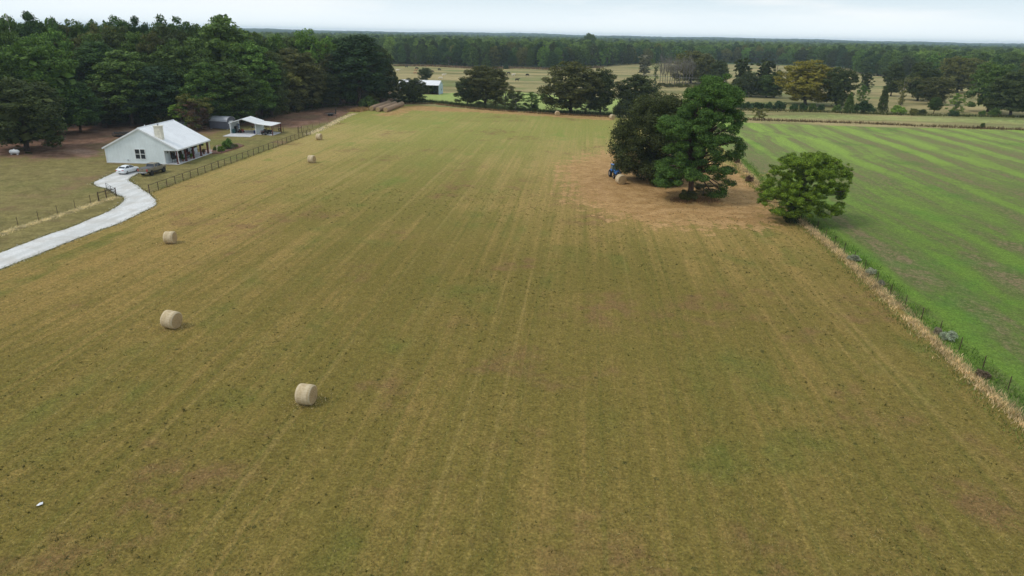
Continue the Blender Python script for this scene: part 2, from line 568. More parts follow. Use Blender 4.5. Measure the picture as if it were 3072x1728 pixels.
    yc = t.mix(t.mr(n_big, .5, .66, 0, .7), yc, (0.13, 0.145, 0.04))
    yc = t.mix(t.mr(n_big2, .30, .46, .7, 0), yc, (0.20, 0.12, 0.07))
    # lush pasture strip
    uc = t.mix(t.mr(n_mid, .35, .65), (0.25, 0.32, 0.085), (0.32, 0.37, 0.12))
    # dry grazing pasture
    pst = t.noise(t.map(P, (0.012, 0.05, 1)), 1.0, 5, .62)
    pc = t.mix(t.mr(pst, .36, .62), (0.165, 0.155, 0.060), (0.36, 0.285, 0.135))
    pc = t.mix(t.mr(t.noise(t.map(P, loc=(9, 4, 1)), 0.018, 5, .65), .50, .66, 0, .8), pc, (0.155, 0.185, 0.06))
    pc = t.mix(t.mr(t.noise(P, .11, 4, .7), .58, .72, 0, .55), pc, (0.11, 0.10, 0.05))

    def w(a, s=.5):   # ragged edge
        q = t.mth('ADD', a, t.mth('MULTIPLY', t.mth('SUBTRACT', n_mid, .5), s))
        q = t.mth('ADD', q, t.mth('MULTIPLY', t.mth('SUBTRACT', n_fine2, .5), s * .6))
        return t.mr(q, .38, .62)
    c = pc
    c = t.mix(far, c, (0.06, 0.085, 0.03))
    c = t.mix(w(lush), c, uc)
    c = t.mix(w(yard, .3), c, yc)
    c = t.mix(w(litter, .9), c, lc)
    c = t.mix(w(hay, .3), c, hc)
    c = t.mix(w(green, .3), c, gc)
    dirt2 = t.mth('ADD', dirt, t.mth('MULTIPLY', t.mth('SUBTRACT', row1, .5), .9))
    c = t.mix(t.mth('MULTIPLY', w(dirt2, 1.3), .80), c, dc)
    c = t.mix(1.0, c, t.mr(n_fine, .30, .70, .50, 1.50, False), 'MULTIPLY')
    c = t.mix(1.0, c, t.mr(n_fine2, .28, .72, .70, 1.3, False), 'MULTIPLY')
    h = t.mth('ADD', t.mth('MULTIPLY', n_fine, .6), t.mth('MULTIPLY', n_fine2, .6))
    t.principled(c, 0.95, 0.08, bump=h, bstr=0.55, bdist=0.10)
    return t.m


M['ground'] = mat_ground()


_ga = G2(0, 790); _gb = G2(340, 650)
GR_ROT = -math.atan2(_gb[1] - _ga[1], _gb[0] - _ga[0])


def mat_gravel():
    t = NT('white_gravel')
    P = t.pos()
    a = t.noise(P, 6, 5, .75); b = t.noise(P, .35, 4, .6)
    c = t.mix(t.mr(a, .3, .7), (0.52, 0.51, 0.50), (0.74, 0.73, 0.72))
    c = t.mix(t.mr(b, .42, .66, 0, .55), c, (0.47, 0.43, 0.38))
    rut = t.noise(t.map(P, (1.0, 1.0, 1), (0, 0, GR_ROT)), 1.0, 1, .5)
    rt_ = t.noise(t.map(t.map(P, (1, 1, 1), (0, 0, GR_ROT)), (.04, .75, 1)), 1.0, 2, .5)
    c = t.mix(t.mr(rt_, .45, .60, 0, .4), c, (0.44, 0.44, 0.42))
    t.principled(c, 0.95, 0.1, bump=a, bstr=0.6, bdist=0.04)
    return t.m


M['gravel'] = mat_gravel()

# ------------------------------------------------------------------ ground sheets
S = CAM_H / 22.0


def poly_dist(X, Y, poly):
    """signed distance to polygon, positive inside"""
    poly = np.asarray(poly, float)
    n = len(poly)
    d = np.full(X.shape, 1e9)
    inside = np.zeros(X.shape, bool)
    for i in range(n):
        x0, y0 = poly[i]; x1, y1 = poly[(i + 1) % n]
        dx, dy = x1 - x0, y1 - y0
        tt = np.clip(((X - x0) * dx + (Y - y0) * dy) / (dx * dx + dy * dy + 1e-9), 0, 1)
        d = np.minimum(d, np.hypot(X - x0 - tt * dx, Y - y0 - tt * dy))
        c = ((y0 > Y) != (y1 > Y)) & (X < (x1 - x0) * (Y - y0) / (y1 - y0 + 1e-12) + x0)
        inside ^= c
    return np.where(inside, d, -d)


def line_dist(X, Y, pts):
    d = np.full(X.shape, 1e9)
    for (x0, y0), (x1, y1) in zip(pts[:-1], pts[1:]):
        dx, dy = x1 - x0, y1 - y0
        tt = np.clip(((X - x0) * dx + (Y - y0) * dy) / (dx * dx + dy * dy + 1e-9), 0, 1)
        d = np.minimum(d, np.hypot(X - x0 - tt * dx, Y - y0 - tt * dy))
    return d


def feather(d, w):
    return np.clip(0.5 + d / (2 * w), 0, 1)


# fence between hay field and green field
FENCE_R = [(22 * S, -40), (30.2 * S, 20 * S), G2(3072, 1264), G2(2900, 1110), G2(2760, 978), G2(2640, 868), G2(2520, 754), G2(2420, 674), G2(2330, 612), G2(2205, 477), (50.0 * S, 203 * S)]
FENCE_L = [G2(449, 580), G2(931, 404)]
FAR_HAY = [G2(1085, 320), G2(1130, 317), G2(1240, 314), G2(1431, 328), G2(1669, 342), G2(1836, 350), (50 * S, 203 * S)]
DRIVE = [(-260, 900), (-140, 835)] + [(x / 4.2615, y / 4.2615 + 480) for x, y in [
    (0, 1190), (370, 1050), (640, 950), (900, 870), (1130, 770), (1290, 705), (1450, 630), (1560, 555), (1602, 500), (1570, 468),
    (1500, 450), (1430, 395), (1370, 365), (1250, 338), (1180, 302), (1240, 268), (1330, 225), (1420, 185), (1500, 150), (1620, 130), (1740, 140),
    (1790, 165), (1700, 205), (1645, 240), (1640, 270), (1740, 320), (1800, 370), (1880, 420), (1940, 460), (1992, 520), (1990, 580), (1900, 630), (1750, 700),
    (1600, 775), (1440, 845), (1240, 905), (990, 1005), (700, 1120), (480, 1210), (200, 1320), (0, 1400)]] + [(-140, 870), (-260, 945)]
DRIVE_W = [G2(*p) for p in DRIVE]
HAY = [(x * 1.0, y * 1.0) for x, y in FENCE_R] + FAR_HAY[::-1][1:] + [G2(1060, 330), G2(931, 404), G2(449, 580)] + \
      [G2(468, 605), G2(440, 632), G2(340, 678), G2(160, 745), G2(0, 812), G2(-260, 930)] + [(-130, 60), (-130, -40)]
GREEN = [(p[0] + .1, p[1]) for p in FENCE_R] + [G2(2300, 371), G2(2700, 383), G2(3072, 391), G2(3400, 398), (260, 150), (200, -40)]
LUSH = [G2(1190, 288), G2(1300, 281), G2(1500, 272), G2(1650, 285), G2(1900, 300), G2(1900, 335), G2(1836, 345), G2(1669, 338), G2(1431, 322), G2(1240, 308), G2(1150, 305)]
LUSH2 = [G2(2180, 343), G2(2500, 340), G2(2900, 352), G2(3300, 362), G2(3300, 385), G2(2900, 372), G2(2500, 362), G2(2180, 356)]
YARD = [(-260, 60), G2(-260, 940), G2(0, 800), G2(440, 630), G2(449, 580), G2(931, 404), G2(1075, 332), G2(1085, 316), G2(1000, 300), (-120, 300), (-330, 300)]
LITTER = [G2(-600, 520), G2(-100, 472), G2(120, 470), G2(300, 452), G2(400, 405), G2(560, 402), G2(640, 400), G2(700, 378), G2(800, 378), G2(880, 386), G2(1000, 362), G2(1075, 330), G2(1110, 322), G2(1200, 300), G2(1180, 280), (-110, 420), (-420, 420), (-420, 150)]
LITTER2 = [G2(60, 405), G2(330, 400), G2(330, 470), G2(230, 478), G2(60, 478)]
DIRT1 = [G2(1700, 500), G2(1800, 468), G2(1860, 450), G2(2050, 470), G2(2230, 520), G2(2290, 610), G2(2260, 668), G2(2080, 672), G2(1900, 650), G2(1760, 600)]
DIRT2 = [G2(1180, 322), G2(1250, 316), G2(1431, 329), G2(1669, 343), G2(1836, 351), G2(1836, 362), G2(1669, 351), G2(1431, 337), G2(1250, 332)]

gx = np.concatenate([np.arange(-450, -150, 5.0), np.arange(-150, 160, 1.0), np.arange(160, 455, 5.0)])
gy = np.concatenate([np.arange(-30, 270, 1.0), np.arange(270, 760, 4.0)])
XX, YY = np.meshgrid(gx, gy)
shape = XX.shape
hay = feather(poly_dist(XX, YY, HAY), 1.2)
green = feather(poly_dist(XX, YY, GREEN), 1.2)
yard = feather(poly_dist(XX, YY, YARD), 2.0)
litter = np.maximum(feather(poly_dist(XX, YY, LITTER), 9.0), feather(poly_dist(XX, YY, LITTER2), 6.0) * .8)
lush = np.maximum(feather(poly_dist(XX, YY, LUSH), 4), feather(poly_dist(XX, YY, LUSH2), 6) * .48)
dirt = np.maximum(feather(poly_dist(XX, YY, DIRT1) + 2, 9.0), feather(poly_dist(XX, YY, DIRT2), 3.0))
dirt = np.maximum(dirt, feather(3.0 - line_dist(XX, YY, [G2(1160, 345), G2(1240, 322)]), 5))
dl = line_dist(XX, YY, [G2(0, 830), G2(300, 710), G2(470, 600), G2(931, 404)])
dry = np.clip(1 - dl / 34.0, 0, 1)
dry = np.maximum(dry, feather(poly_dist(XX, YY, DIRT1) + 12, 14) * .9)
WOODEDGE = [G2(1100, 193), G2(1300, 196), G2(1430, 203), G2(1536, 200), G2(1655, 206), G2(1798, 200), G2(1846, 195), G2(1915, 191), G2(2174, 188), G2(2304, 191),
            G2(2453, 197), G2(2495, 203), G2(2581, 209), G2(2602, 222), G2(2656, 230), G2(2800, 240), G2(2900, 262), G2(3150, 270)]
WOODPOLY = [(-500, 1400)] + [(-300, 520)] + WOODEDGE + [(600, 300), (900, 1400)]
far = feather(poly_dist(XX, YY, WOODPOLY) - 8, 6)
litter = np.clip(litter, 0, 1)

V = np.stack([XX, YY, np.zeros_like(XX)], -1).reshape(-1, 3)
# barely rolling ground, the yard a touch uneven
idx = np.arange(V.shape[0]).reshape(shape)
quads = np.stack([idx[:-1, :-1], idx[:-1, 1:], idx[1:, 1:], idx[1:, :-1]], -1).reshape(-1, 4)
cx = V[quads].mean(1)
zn = np.zeros(len(quads), int)         # 0 pasture
dq = lambda P: poly_dist(cx[:, 0], cx[:, 1], P)
zn[dq(YARD) > 0] = 3
zn[dq(HAY) > 0] = 1
zn[(dq(GREEN) > 0) & (zn == 0)] = 2
A = np.stack([hay, green, litter, dirt], -1).reshape(-1, 4)
B = np.stack([lush, dry, yard, far], -1).reshape(-1, 4)
for z, nm in ((0, 'pasture'), (1, 'hay_field'), (2, 'green_field'), (3, 'yard')):
    q = quads[zn == z]
    used, inv = np.unique(q, return_inverse=True)
    me = mesh_np(nm, V[used], quads=inv.reshape(-1, 4))
    for an, arr in (('zoneA', A), ('zoneB', B)):
        at = me.attributes.new(an, 'FLOAT_COLOR', 'POINT')
        at.data.foreach_set('color', arr[used].astype(np.float32).ravel())
    o = link_mesh(nm, me, M['ground'])
    tag(o, kind='structure')

# outer ground to the horizon
x0, x1, y0, y1 = gx[0], gx[-1], gy[0], gy[-1]
BIG = 7400
ov = [(x0, y0), (x1, y0), (x1, y1), (x0, y1), (-BIG, -400), (BIG, -400), (BIG, BIG), (-BIG, BIG)]
me = bpy.data.meshes.new('ground')
me.from_pydata([(x, y, 0) for x, y in ov], [], [(4, 5, 1, 0), (5, 6, 2, 1), (6, 7, 3, 2), (7, 4, 0, 3)])
at = me.attributes.new('zoneA', 'FLOAT_COLOR', 'POINT'); at.data.foreach_set('color', [0.0] * 32)
at = me.attributes.new('zoneB', 'FLOAT_COLOR', 'POINT'); at.data.foreach_set('color', [0, 0, 0, 1] * 8)
tag(link_mesh('ground', me, M['ground']), kind='structure')


def jag(poly, step=0.6, amp=0.25, seed=0):
    out_ = []
    n = len(poly)
    for i in range(n):
        a = np.array(poly[i]); b = np.array(poly[(i + 1) % n])
        L = np.hypot(*(b - a)); k = max(1, int(L / step))
        nrm = np.array([-(b - a)[1], (b - a)[0]]) / (L + 1e-9)
        for j in range(k):
            p = a + (b - a) * j / k
            q = p + nrm * (amp * 1.6 * mnoise.noise(Vector((p[0] * .8, p[1] * .8, seed))) + amp * .8 * mnoise.noise(Vector((p[0] * 3, p[1] * 3, seed))))
            out_.append((q[0], q[1]))
    return out_


def smooth_poly(poly, it=2):
    for _ in range(it):
        o_ = []
        n = len(poly)
        for i in range(n):
            a = poly[i]; b = poly[(i + 1) % n]
            o_.append((a[0] * .75 + b[0] * .25, a[1] * .75 + b[1] * .25))
            o_.append((a[0] * .25 + b[0] * .75, a[1] * .25 + b[1] * .75))
        poly = o_
    return poly


def sheet(name, poly, z, mat, thick=0.0):
    tri = tessellate_polygon([[Vector((x, y, 0)) for x, y in poly]])
    n = len(poly)
    V_ = [(x, y, z) for x, y in poly]
    F_ = [tuple(t) for t in tri]
    if thick:
        V_ += [(x, y, z - thick) for x, y in poly]
        F_ += [(i, (i + 1) % n, n + (i + 1) % n, n + i) for i in range(n)]
    me = bpy.data.meshes.new(name); me.from_pydata(V_, [], F_)
    bm = bmesh.new(); bm.from_mesh(me); bmesh.ops.recalc_face_normals(bm, faces=bm.faces)
    bm.faces.ensure_lookup_table()
    if bm.faces[0].normal.z < 0: bmesh.ops.reverse_faces(bm, faces=bm.faces)
    bm.to_mesh(me); bm.free()
    return link_mesh(name, me, mat)


tag(sheet('gravel_driveway', jag(smooth_poly(DRIVE_W, 2), .5, .13), 0.06, M['gravel'], .1), kind='structure')


# ------------------------------------------------------------------ foliage builders
def leaf_cards(C, Rr, counts, size, up=0.35, shell=0.55, squash=1.0, tri=False, seed=0):
    """C: clump centres (n,3), Rr: radii (n,3), counts per clump"""
    g = np.random.default_rng(seed)
    rep = np.repeat(np.arange(len(C)), counts)
    n = len(rep)
    d = g.normal(size=(n, 3)); d /= np.linalg.norm(d, axis=1)[:, None]
    r = shell + (1 - shell) * g.random(n) ** 0.6
    r *= np.where(g.random(n) < .20, g.uniform(1.05, 1.42, n), 1.0)
    Pn = C[rep] + d * Rr[rep] * r[:, None]
    nrm = d + g.normal(size=(n, 3)) * .55 + np.array([0, 0, up])
    nrm /= np.linalg.norm(nrm, axis=1)[:, None]
    a = np.cross(nrm, g.normal(size=(n, 3))); a /= np.linalg.norm(a, axis=1)[:, None]
    b = np.cross(nrm, a)
    s = size * (.6 + .8 * g.random(n))[:, None]
    a = a * s * .5; b = b * s * .5 * (0.55 + .35 * g.random(n))[:, None]
    V_ = np.stack([Pn - a, Pn - b, Pn + a * 1.1, Pn + b], 1).reshape(-1, 3)
    Q = np.arange(n * 4).reshape(-1, 4)
    return V_, Q


def limbs(mb, base_r, H, tips, fork=0.3, lean=(0, 0), r_tip=.05, n=7):
    """tapered trunk and limbs out to the clump centres"""
    top = Vector((lean[0], lean[1], H))
    pts = [Vector((0, 0, -.15)), Vector((0, 0, H * .06))]
    for k in range(1, 7):
        f = k / 6
        pts.append(Vector((lean[0] * f * f + .02 * H * math.sin(3 * f + H), lean[1] * f * f, H * (.06 + .94 * f))))
    rr = [base_r * 1.35, base_r] + [base_r * (1 - .88 * k / 6) for k in range(1, 7)]
    mb.tube(pts, rr, n)
    for tp in tips:
        tp = Vector(tp)
        z0 = max(fork * H, min(H * .93, tp.z * .62))
        f = (z0 / H - .06) / .94
        o = Vector((lean[0] * f * f + .02 * H * math.sin(3 * f + H), lean[1] * f * f, z0))
        mid = o.lerp(tp, .5) + Vector((0, 0, .04 * H))
        rb = base_r * (1 - .85 * f) * .5
        mb.tube([o, mid, tp], [rb, rb * .6, r_tip], 5)


def crown_oak(seed, R=6.5, H=20.0, z0=1.2, ncl=120, per=170, size=.42, rough=1.0, core=500):
    g = np.random.default_rng(seed)
    C = []; Rr = []
    ph = g.random(4) * 6.28
    def lumps(a, f):
        return 1 + rough * (.13 * math.sin(2 * a + ph[0] + 3 * f) + .10 * math.sin(3 * a + ph[1] - 7 * f) + .09 * math.sin(9 * f + ph[2] + a))
    def prof(f):
        return max(0, 1 - ((f - .40) / .60) ** 2.7) ** .5 if f > .40 else .70 + .30 * (f / .40) ** .7
    while len(C) < ncl:
        f = g.random() ** .85
        a = g.random() * 6.28
        if g.random() > prof(f) + .12: continue
        cr = R * (.15 + .12 * g.random())
        w_ = max(0.05, R * prof(f) * lumps(a, f) - cr * .6) * g.choice([1, 1, 1, .93, .6])
        if rough > 1.5 and math.sin(4 * a + 11 * f + ph[3]) > .55: continue
        z = z0 + f * (H - z0) * (.94 + .08 * math.sin(2 * a + ph[3]))
        C.append([math.cos(a) * w_, math.sin(a) * w_, min(max(z, z0 + cr * .6), H - cr * .6)]); Rr.append([cr, cr, cr * .66])
    C = np.array(C); Rr = np.array(Rr)
    cnt = (per * (.6 + .8 * g.random(len(C)))).astype(int)
    V_, Q = leaf_cards(C, Rr, cnt, size, seed=seed)
    if core:
        hh = (H - z0)
        V2, Q2 = leaf_cards(np.array([[0, 0, z0 + hh * .46]]), np.array([[R * .72, R * .72, hh * .42]]), np.array([core]), 1.7, shell=.55, seed=seed + 9)
        V_ = np.concatenate([V_, V2]); Q = np.concatenate([Q, Q2 + len(V_) - len(V2)])
    return C, Rr, cnt, (V_, Q)


def crown_pine(seed, R=4.6, H=22.0, z0=5.0, size=.42, per=200, dens=1.0):
    g = np.random.default_rng(seed)
    C = []; Rr = []
    z = z0
    while z < H - .8:
        f = (z - z0) / (H - z0)
        L = R * (.62 + .55 * math.sin(math.pi * min(1, f * .9 + .12))) * (1 - .55 * f ** 2.4)
        nb = 6 if f < .85 else 4
        a0 = g.random() * 6.28
        for b_ in range(nb):
            if g.random() < .10: continue
            a = a0 + b_ * 6.28 / nb + g.normal() * .25
            LL = L * (.70 + .45 * g.random())
            for q in (.5, .95):
                if q < .8 and g.random() < .2: continue
                cr = R * (.22 + .13 * g.random())
                C.append([math.cos(a) * LL * q, math.sin(a) * LL * q, z + LL * .12 * q + g.normal() * .3])
                Rr.append([cr, cr, cr * .62])
        z += (H - z0) / (15 * dens) * (.8 + .4 * g.random())
    C.append([0, 0, H - .8]); Rr.append([R * .24, R * .24, .8])
    C = np.array(C); Rr = np.array(Rr)
    cnt = (per * (.6 + .8 * g.random(len(C)))).astype(int)
    V_, Q = leaf_cards(C, Rr, cnt, size, up=.5, seed=seed)
    V2, Q2 = leaf_cards(np.array([[0, 0, z0 + (H - z0) * .45]]), np.array([[R * .5, R * .5, (H - z0) * .42]]), np.array([300]), 1.5, shell=.4, seed=seed + 9)
    return C, Rr, cnt, (np.concatenate([V_, V2]), np.concatenate([Q, Q2 + len(V_)]))


def crown_cone(seed, R=2.0, H=7.0, size=.22, n=7000):
    """cedar / juniper"""
    g = np.random.default_rng(seed)
    C = []; Rr = []
    for i in range(60):
        f = (i + .5) / 60
        a = i * 2.4 + g.normal() * .3
        L = R * (1 - f) ** .75 * (.55 + .3 * g.random())
        cr = R * (.30 - .16 * f)
        C.append([math.cos(a) * L, math.sin(a) * L, .3 + f * (H - .9)]); Rr.append([cr, cr, cr * 1.1])
    C = np.array(C); Rr = np.array(Rr)
    return C, Rr, None, leaf_cards(C, Rr, np.full(len(C), n // 60), size, up=.2, seed=seed)


def crown_shrub(seed, R=2.0, H=2.6, size=.2, n=6000):
    g = np.random.default_rng(seed)
    C = []; Rr = []
    for i in range(34):
        a = g.random() * 6.28; q = math.sqrt(g.random()) * R * .8
        top = H * (1 - .55 * (q / R) ** 2) * (.75 + .3 * g.random())
        cr = R * (.20 + .12 * g.random())
        C.append([math.cos(a) * q, math.sin(a) * q, max(cr * .4, top * (.35 + .6 * g.random()) - cr * .3)]); Rr.append([cr, cr, cr * .8])
    C = np.array(C); Rr = np.array(Rr)
    return C, Rr, None, leaf_cards(C, Rr, np.full(len(C), n // 34), size, seed=seed)


PROTO = {}


def proto(kind, seed):
    key = (kind, seed)
    if key in PROTO: return PROTO[key]
    mb = MB()
    if kind == 'oak':
        H_, R_ = 20.0, 6.5
        C, Rr, cnt, (V_, Q) = crown_oak(seed, R_, H_, .9 + (seed % 3) * .6)
        limbs(mb, .42, H_ * .8, C[::5], .2); bark = 'bark'
    elif kind == 'loose':
        H_, R_ = 16.0, 5.0
        C, Rr, cnt, (V_, Q) = crown_oak(seed, R_, H_, .8, ncl=60, per=170, size=.36, rough=1.9, core=0)
        limbs(mb, .25, H_ * .85, C[::2], .15); bark = 'grey_bark'
    elif kind == 'pine':
        H_, R_ = 22.0, 4.6
        C, Rr, cnt, (V_, Q) = crown_pine(seed, R_, H_, 3.5 + (seed % 3))
        limbs(mb, .32, H_ * .95, C[::2], .15); bark = 'pine_bark'
    elif kind == 'cedar':
        H_, R_ = 7.0, 2.0
        C, Rr, cnt, (V_, Q) = crown_cone(seed, R_, H_)
        limbs(mb, .12, H_ * .85, C[::6], .05, r_tip=.02); bark = 'bark'
    elif kind == 'shrub':
        H_, R_ = 2.6, 2.0
        C, Rr, cnt, (V_, Q) = crown_shrub(seed, R_, H_)
        limbs(mb, .07, H_ * .7, C[::4], .05, r_tip=.015, n=5); bark = 'bark'
    elif kind == 'column':
        H_, R_ = 16.0, 2.6
        C, Rr, cnt, (V_, Q) = crown_oak(seed, R_, H_, .5, ncl=60, per=170, size=.34, rough=1.8, core=150)
        limbs(mb, .2, H_ * .9, C[::3], .1); bark = 'grey_bark'
    elif kind == 'vine':      # bare trunks wrapped in a little green
        H_, R_ = 15.0, 2.6
        g = np.random.default_rng(seed)
        C = []; Rr = []
        for i in range(16):
            f = i / 15
            C.append([g.normal() * .6 + (f > .75) * g.normal() * 1.3, g.normal() * .6 + (f > .75) * g.normal() * 1.3, 1 + f * 13]); r_ = .5 + .5 * g.random() + (f > .75) * .7; Rr.append([r_, r_, r_])
        C = np.array(C); Rr = np.array(Rr)
        V_, Q = leaf_cards(C, Rr, np.full(16, 130), .3, seed=seed)
        limbs(mb, .22, 14, C[8:], .4); bark = 'grey_bark'
    elif kind == 'dead':
        H_, R_ = 14.0, 2.5
        g = np.random.default_rng(seed)
        tips = []
        for i in range(26):
            f = .35 + .62 * g.random(); a = g.random() * 6.28; L = 2.6 * (1.15 - f) + .4
            tips.append((math.cos(a) * L, math.sin(a) * L, 14 * f + L * .8))
        limbs(mb, .20, 13.6, tips, .25, r_tip=.03)
        for tp in tips:
            for q in range(4):
                e = Vector(tp) + Vector(g.normal(size=3) * .6 + np.array([0, 0, .7]))
                mb.tube([Vector(tp) * .85 + Vector((0, 0, .1 * tp[2])), e], [.035, .015], 4)
        V_ = None; bark = 'grey_bark'
    crown = None
    if V_ is not None:
        crown = mesh_np('crown_' + kind, V_, quads=Q)
        crown.materials.append(M['leaf'])
    tm = bpy.data.meshes.new('trunk_' + kind); tm.from_pydata(mb.v, [], mb.f); tm.materials.append(M[bark])
    tm.polygons.foreach_set('use_smooth', [True] * len(tm.polygons))
    PROTO[key] = (tm, crown, H_, R_)
    return PROTO[key]


NSEED = {'oak': 5, 'pine': 5, 'loose': 3, 'cedar': 2, 'shrub': 3, 'column': 2, 'vine': 2, 'dead': 3}
KINDNAME = {'oak': 'oak_tree', 'pine': 'pine_tree', 'loose': 'open_tree', 'cedar': 'cedar_tree', 'shrub': 'shrub', 'column': 'slender_tree', 'vine': 'vine_covered_tree', 'dead': 'bare_tree'}
COLR = {
    'dark': (0.060, 0.078, 0.026), 'mid': (0.088, 0.138, 0.034), 'green': (0.105, 0.185, 0.038), 'bright': (0.135, 0.235, 0.042),
    'pine': (0.070, 0.128, 0.036), 'darkpine': (0.046, 0.085, 0.032), 'olive': (0.135, 0.138, 0.038), 'brownolive': (0.104, 0.108, 0.036),
    'yellow': (0.21, 0.21, 0.055), 'gold': (0.215, 0.190, 0.030), 'rust': (0.14, 0.085, 0.055), 'grey': (0.16, 0.155, 0.10), 'lime': (0.17, 0.27, 0.045),
}
CROWN_OBJS = []


def plant(kind, loc, h, width, colour, label, group=None, seed=None, cat='tree', name=None, rz=None):
    seed = (seed if seed is not None else random.randrange(100)) % NSEED[kind]
    tm, cm, H_, R_ = proto(kind, seed)
    s = h / H_
    sx = width / (2 * R_ * (1.0 if kind != 'pine' else 1.05))
    root = empty(name or KINDNAME[kind], (loc[0], loc[1], 0), rz if rz is not None else random.uniform(0, 6.28), (sx, sx * random.uniform(.92, 1.08), s))
    link = bpy.data.objects.new('trunk', tm); COL.objects.link(link); link.parent = root
    if cm is not None:
        cr_ = bpy.data.objects.new('crown', cm); COL.objects.link(cr_); cr_.parent = root
        c = COLR[colour] if isinstance(colour, str) else colour
        j = random.uniform(.9, 1.1)
        cr_.color = (c[0] * j, c[1] * j, c[2] * j, 1)
        CROWN_OBJS.append(cr_)
    tag(root, label, cat, group)
    return root


def plant_px(kind, bx, by, ty, w, colour, label, group=None, seed=None, cat=None, name=None):
    """tree whose foot stands at photo pixel (bx, by), its top at row ty, crown w pixels wide"""
    P = G(bx, by)
    h = ZH(bx, ty, P)
    depth = (P - CP) @ _f
    # crown rim adds a little height seen from above
    return plant(kind, P, max(h, .4), w * depth / FPX, colour, label, group, seed, cat or ('shrub' if kind == 'shrub' else 'tree'), name)

# ------------------------------------------------------------------ wood behind the house
W = 'trees of the wood behind the house'
wood = [
 # kind, bx, by, ty, w, colour, label
 ('oak', 82, 452, 222, 235, 'dark', 'broad dark oak in front of the wood at the far left, beside the propane tank'),
 ('oak', 313, 381, 245, 150, 'dark', 'small round oak with visible trunk at the wood edge left of the white house'),
 ('pine', 243, 398, 248, 120, 'pine', 'mid green pine between the broad dark oak and the small round oak'),
 ('oak', 150, 405, 112, 205, 'green', 'tall bright green domed tree rising above the broad dark oak'),
 ('oak', -12, 420, 95, 140, 'mid', 'green tree cut by the left edge of the photo above the dark oak'),
 ('pine', 322, 368, 128, 150, 'pine', 'dark pine standing above the small round oak'),
 ('pine', 398, 376, 148, 150, 'mid', 'wide pine whose foot stands behind the roof of the white house'),
 ('pine', 487, 374, 200, 150, 'darkpine', 'blackish pine behind the ridge of the white house'),
 ('oak', 570, 366, 116, 180, 'mid', 'big rounded tree with brownish green top behind the chimney'),
 ('pine', 635, 378, 188, 130, 'green', 'green pine just left of the grey shed'),
 ('pine', 718, 376, 195, 120, 'mid', 'mid green pine directly behind the open garage'),
 ('pine', 768, 358, 123, 130, 'green', 'bright topped pine behind the garage roof ridge'),
 ('oak', 700, 352, 46, 205, 'mid', 'huge dark domed tree breaking the skyline above the garage'),
 ('loose', 607, 386, 266, 110, 'olive', 'small yellow green tree over the brown bush by the grey shed'),
 ('loose', 592, 390, 300, 82, 'rust', 'reddish brown bushy tree at the left end of the grey shed'),
 ('loose', 546, 384, 305, 58, 'lime', 'little yellow green sapling left of the reddish brown tree'),
 ('pine', 786, 350, 218, 105, 'green', 'short green pine right of the garage awning'),
 ('oak', 896, 330, 145, 165, 'brownolive', 'brownish olive oak above the yellow leaved tree'),
 ('loose', 862, 336, 205, 100, 'yellow', 'pale yellow leaved tree in the dark wood edge behind the trailer'),
 ('oak', 935, 318, 86, 105, 'bright', 'bright green tree top standing out on the skyline of the wood'),
 ('oak', 842, 322, 92, 80, 'green', 'small green tree top left of the bright green one on the skyline'),
 ('oak', 1020, 312, 104, 120, 'green', 'green tree top left of the large dark pine at the wood corner'),
 ('pine', 1078, 316, 108, 165, 'darkpine', 'large dark layered pine at the right end of the wood'),
 ('oak', 1142, 306, 130, 104, 'dark', 'dark oak forming the right hand corner of the wood by the bale stack'),
 ('oak', 962, 316, 130, 130, 'brownolive', 'dull olive oak between the pale tree and the large pine'),
 ('oak', 955, 322, 205, 130, 'dark', 'low dark oak right of the trailer at the wood edge'),
 ('oak', 816, 350, 140, 120, 'dark', 'dark oak left of the pale yellow leaved tree'),
 ('shrub', 1108, 322, 284, 66, 'mid', 'green bush at the wood edge left of the bale stack'),
 ('oak', 1241, 309, 232, 80, 'dark', 'dark bushy oak in front of the white roofed barn'),
 ('loose', 1196, 300, 238, 62, 'dark', 'thin dark tree between the wood corner and the barn'),
 ('oak', 18, 345, 18, 120, 'mid', 'skyline tree at the extreme top left corner'),
 ('oak', 78, 342, 34, 100, 'mid', 'skyline tree just left of the pale pole'),
 ('oak', 148, 340, 37, 110, 'pine', 'domed skyline tree right of the pale pole'),
 ('oak', 214, 338, 50, 90, 'pine', 'low skyline tree second right of the pale pole'),
 ('oak', 268, 336, 58, 90, 'mid', 'brown green skyline tree with flat top'),
 ('oak', 312, 336, 48, 80, 'pine', 'small skyline tree left of the widest dome'),
 ('oak', 398, 336, 37, 125, 'pine', 'wide domed skyline tree above the white house'),
 ('oak', 458, 334, 50, 80, 'darkpine', 'dark skyline tree on the right shoulder of the widest dome'),
 ('oak', 548, 334, 44, 135, 'pine', 'domed skyline tree left of the huge dark dome'),
 ('oak', 620, 334, 72, 90, 'mid', 'low tree in the skyline gap left of the huge dark dome'),
 ('oak', 792, 330, 88, 80, 'mid', 'small tree at the right foot of the huge dark dome'),
 ('oak', 270, 350, 95, 110, 'brownolive', 'rusty brown crowned tree in the middle of the wood'),
 ('oak', 60, 380, 60, 120, 'mid', 'green crown below the skyline at the upper left'),
 ('oak', 350, 350, 70, 110, 'olive', 'olive green crown below the widest skyline dome'),
 ('oak', 450, 355, 95, 130, 'mid', 'round crown above the ridge of the white house'),
 ('oak', 190, 365, 75, 120, 'green', 'green crown behind the tall bright domed tree'),
]
for i, (k, bx, by, ty, w_, c, lb) in enumerate(wood):
    plant_px(k, bx, by, ty, w_, c, lb, W, seed=i)
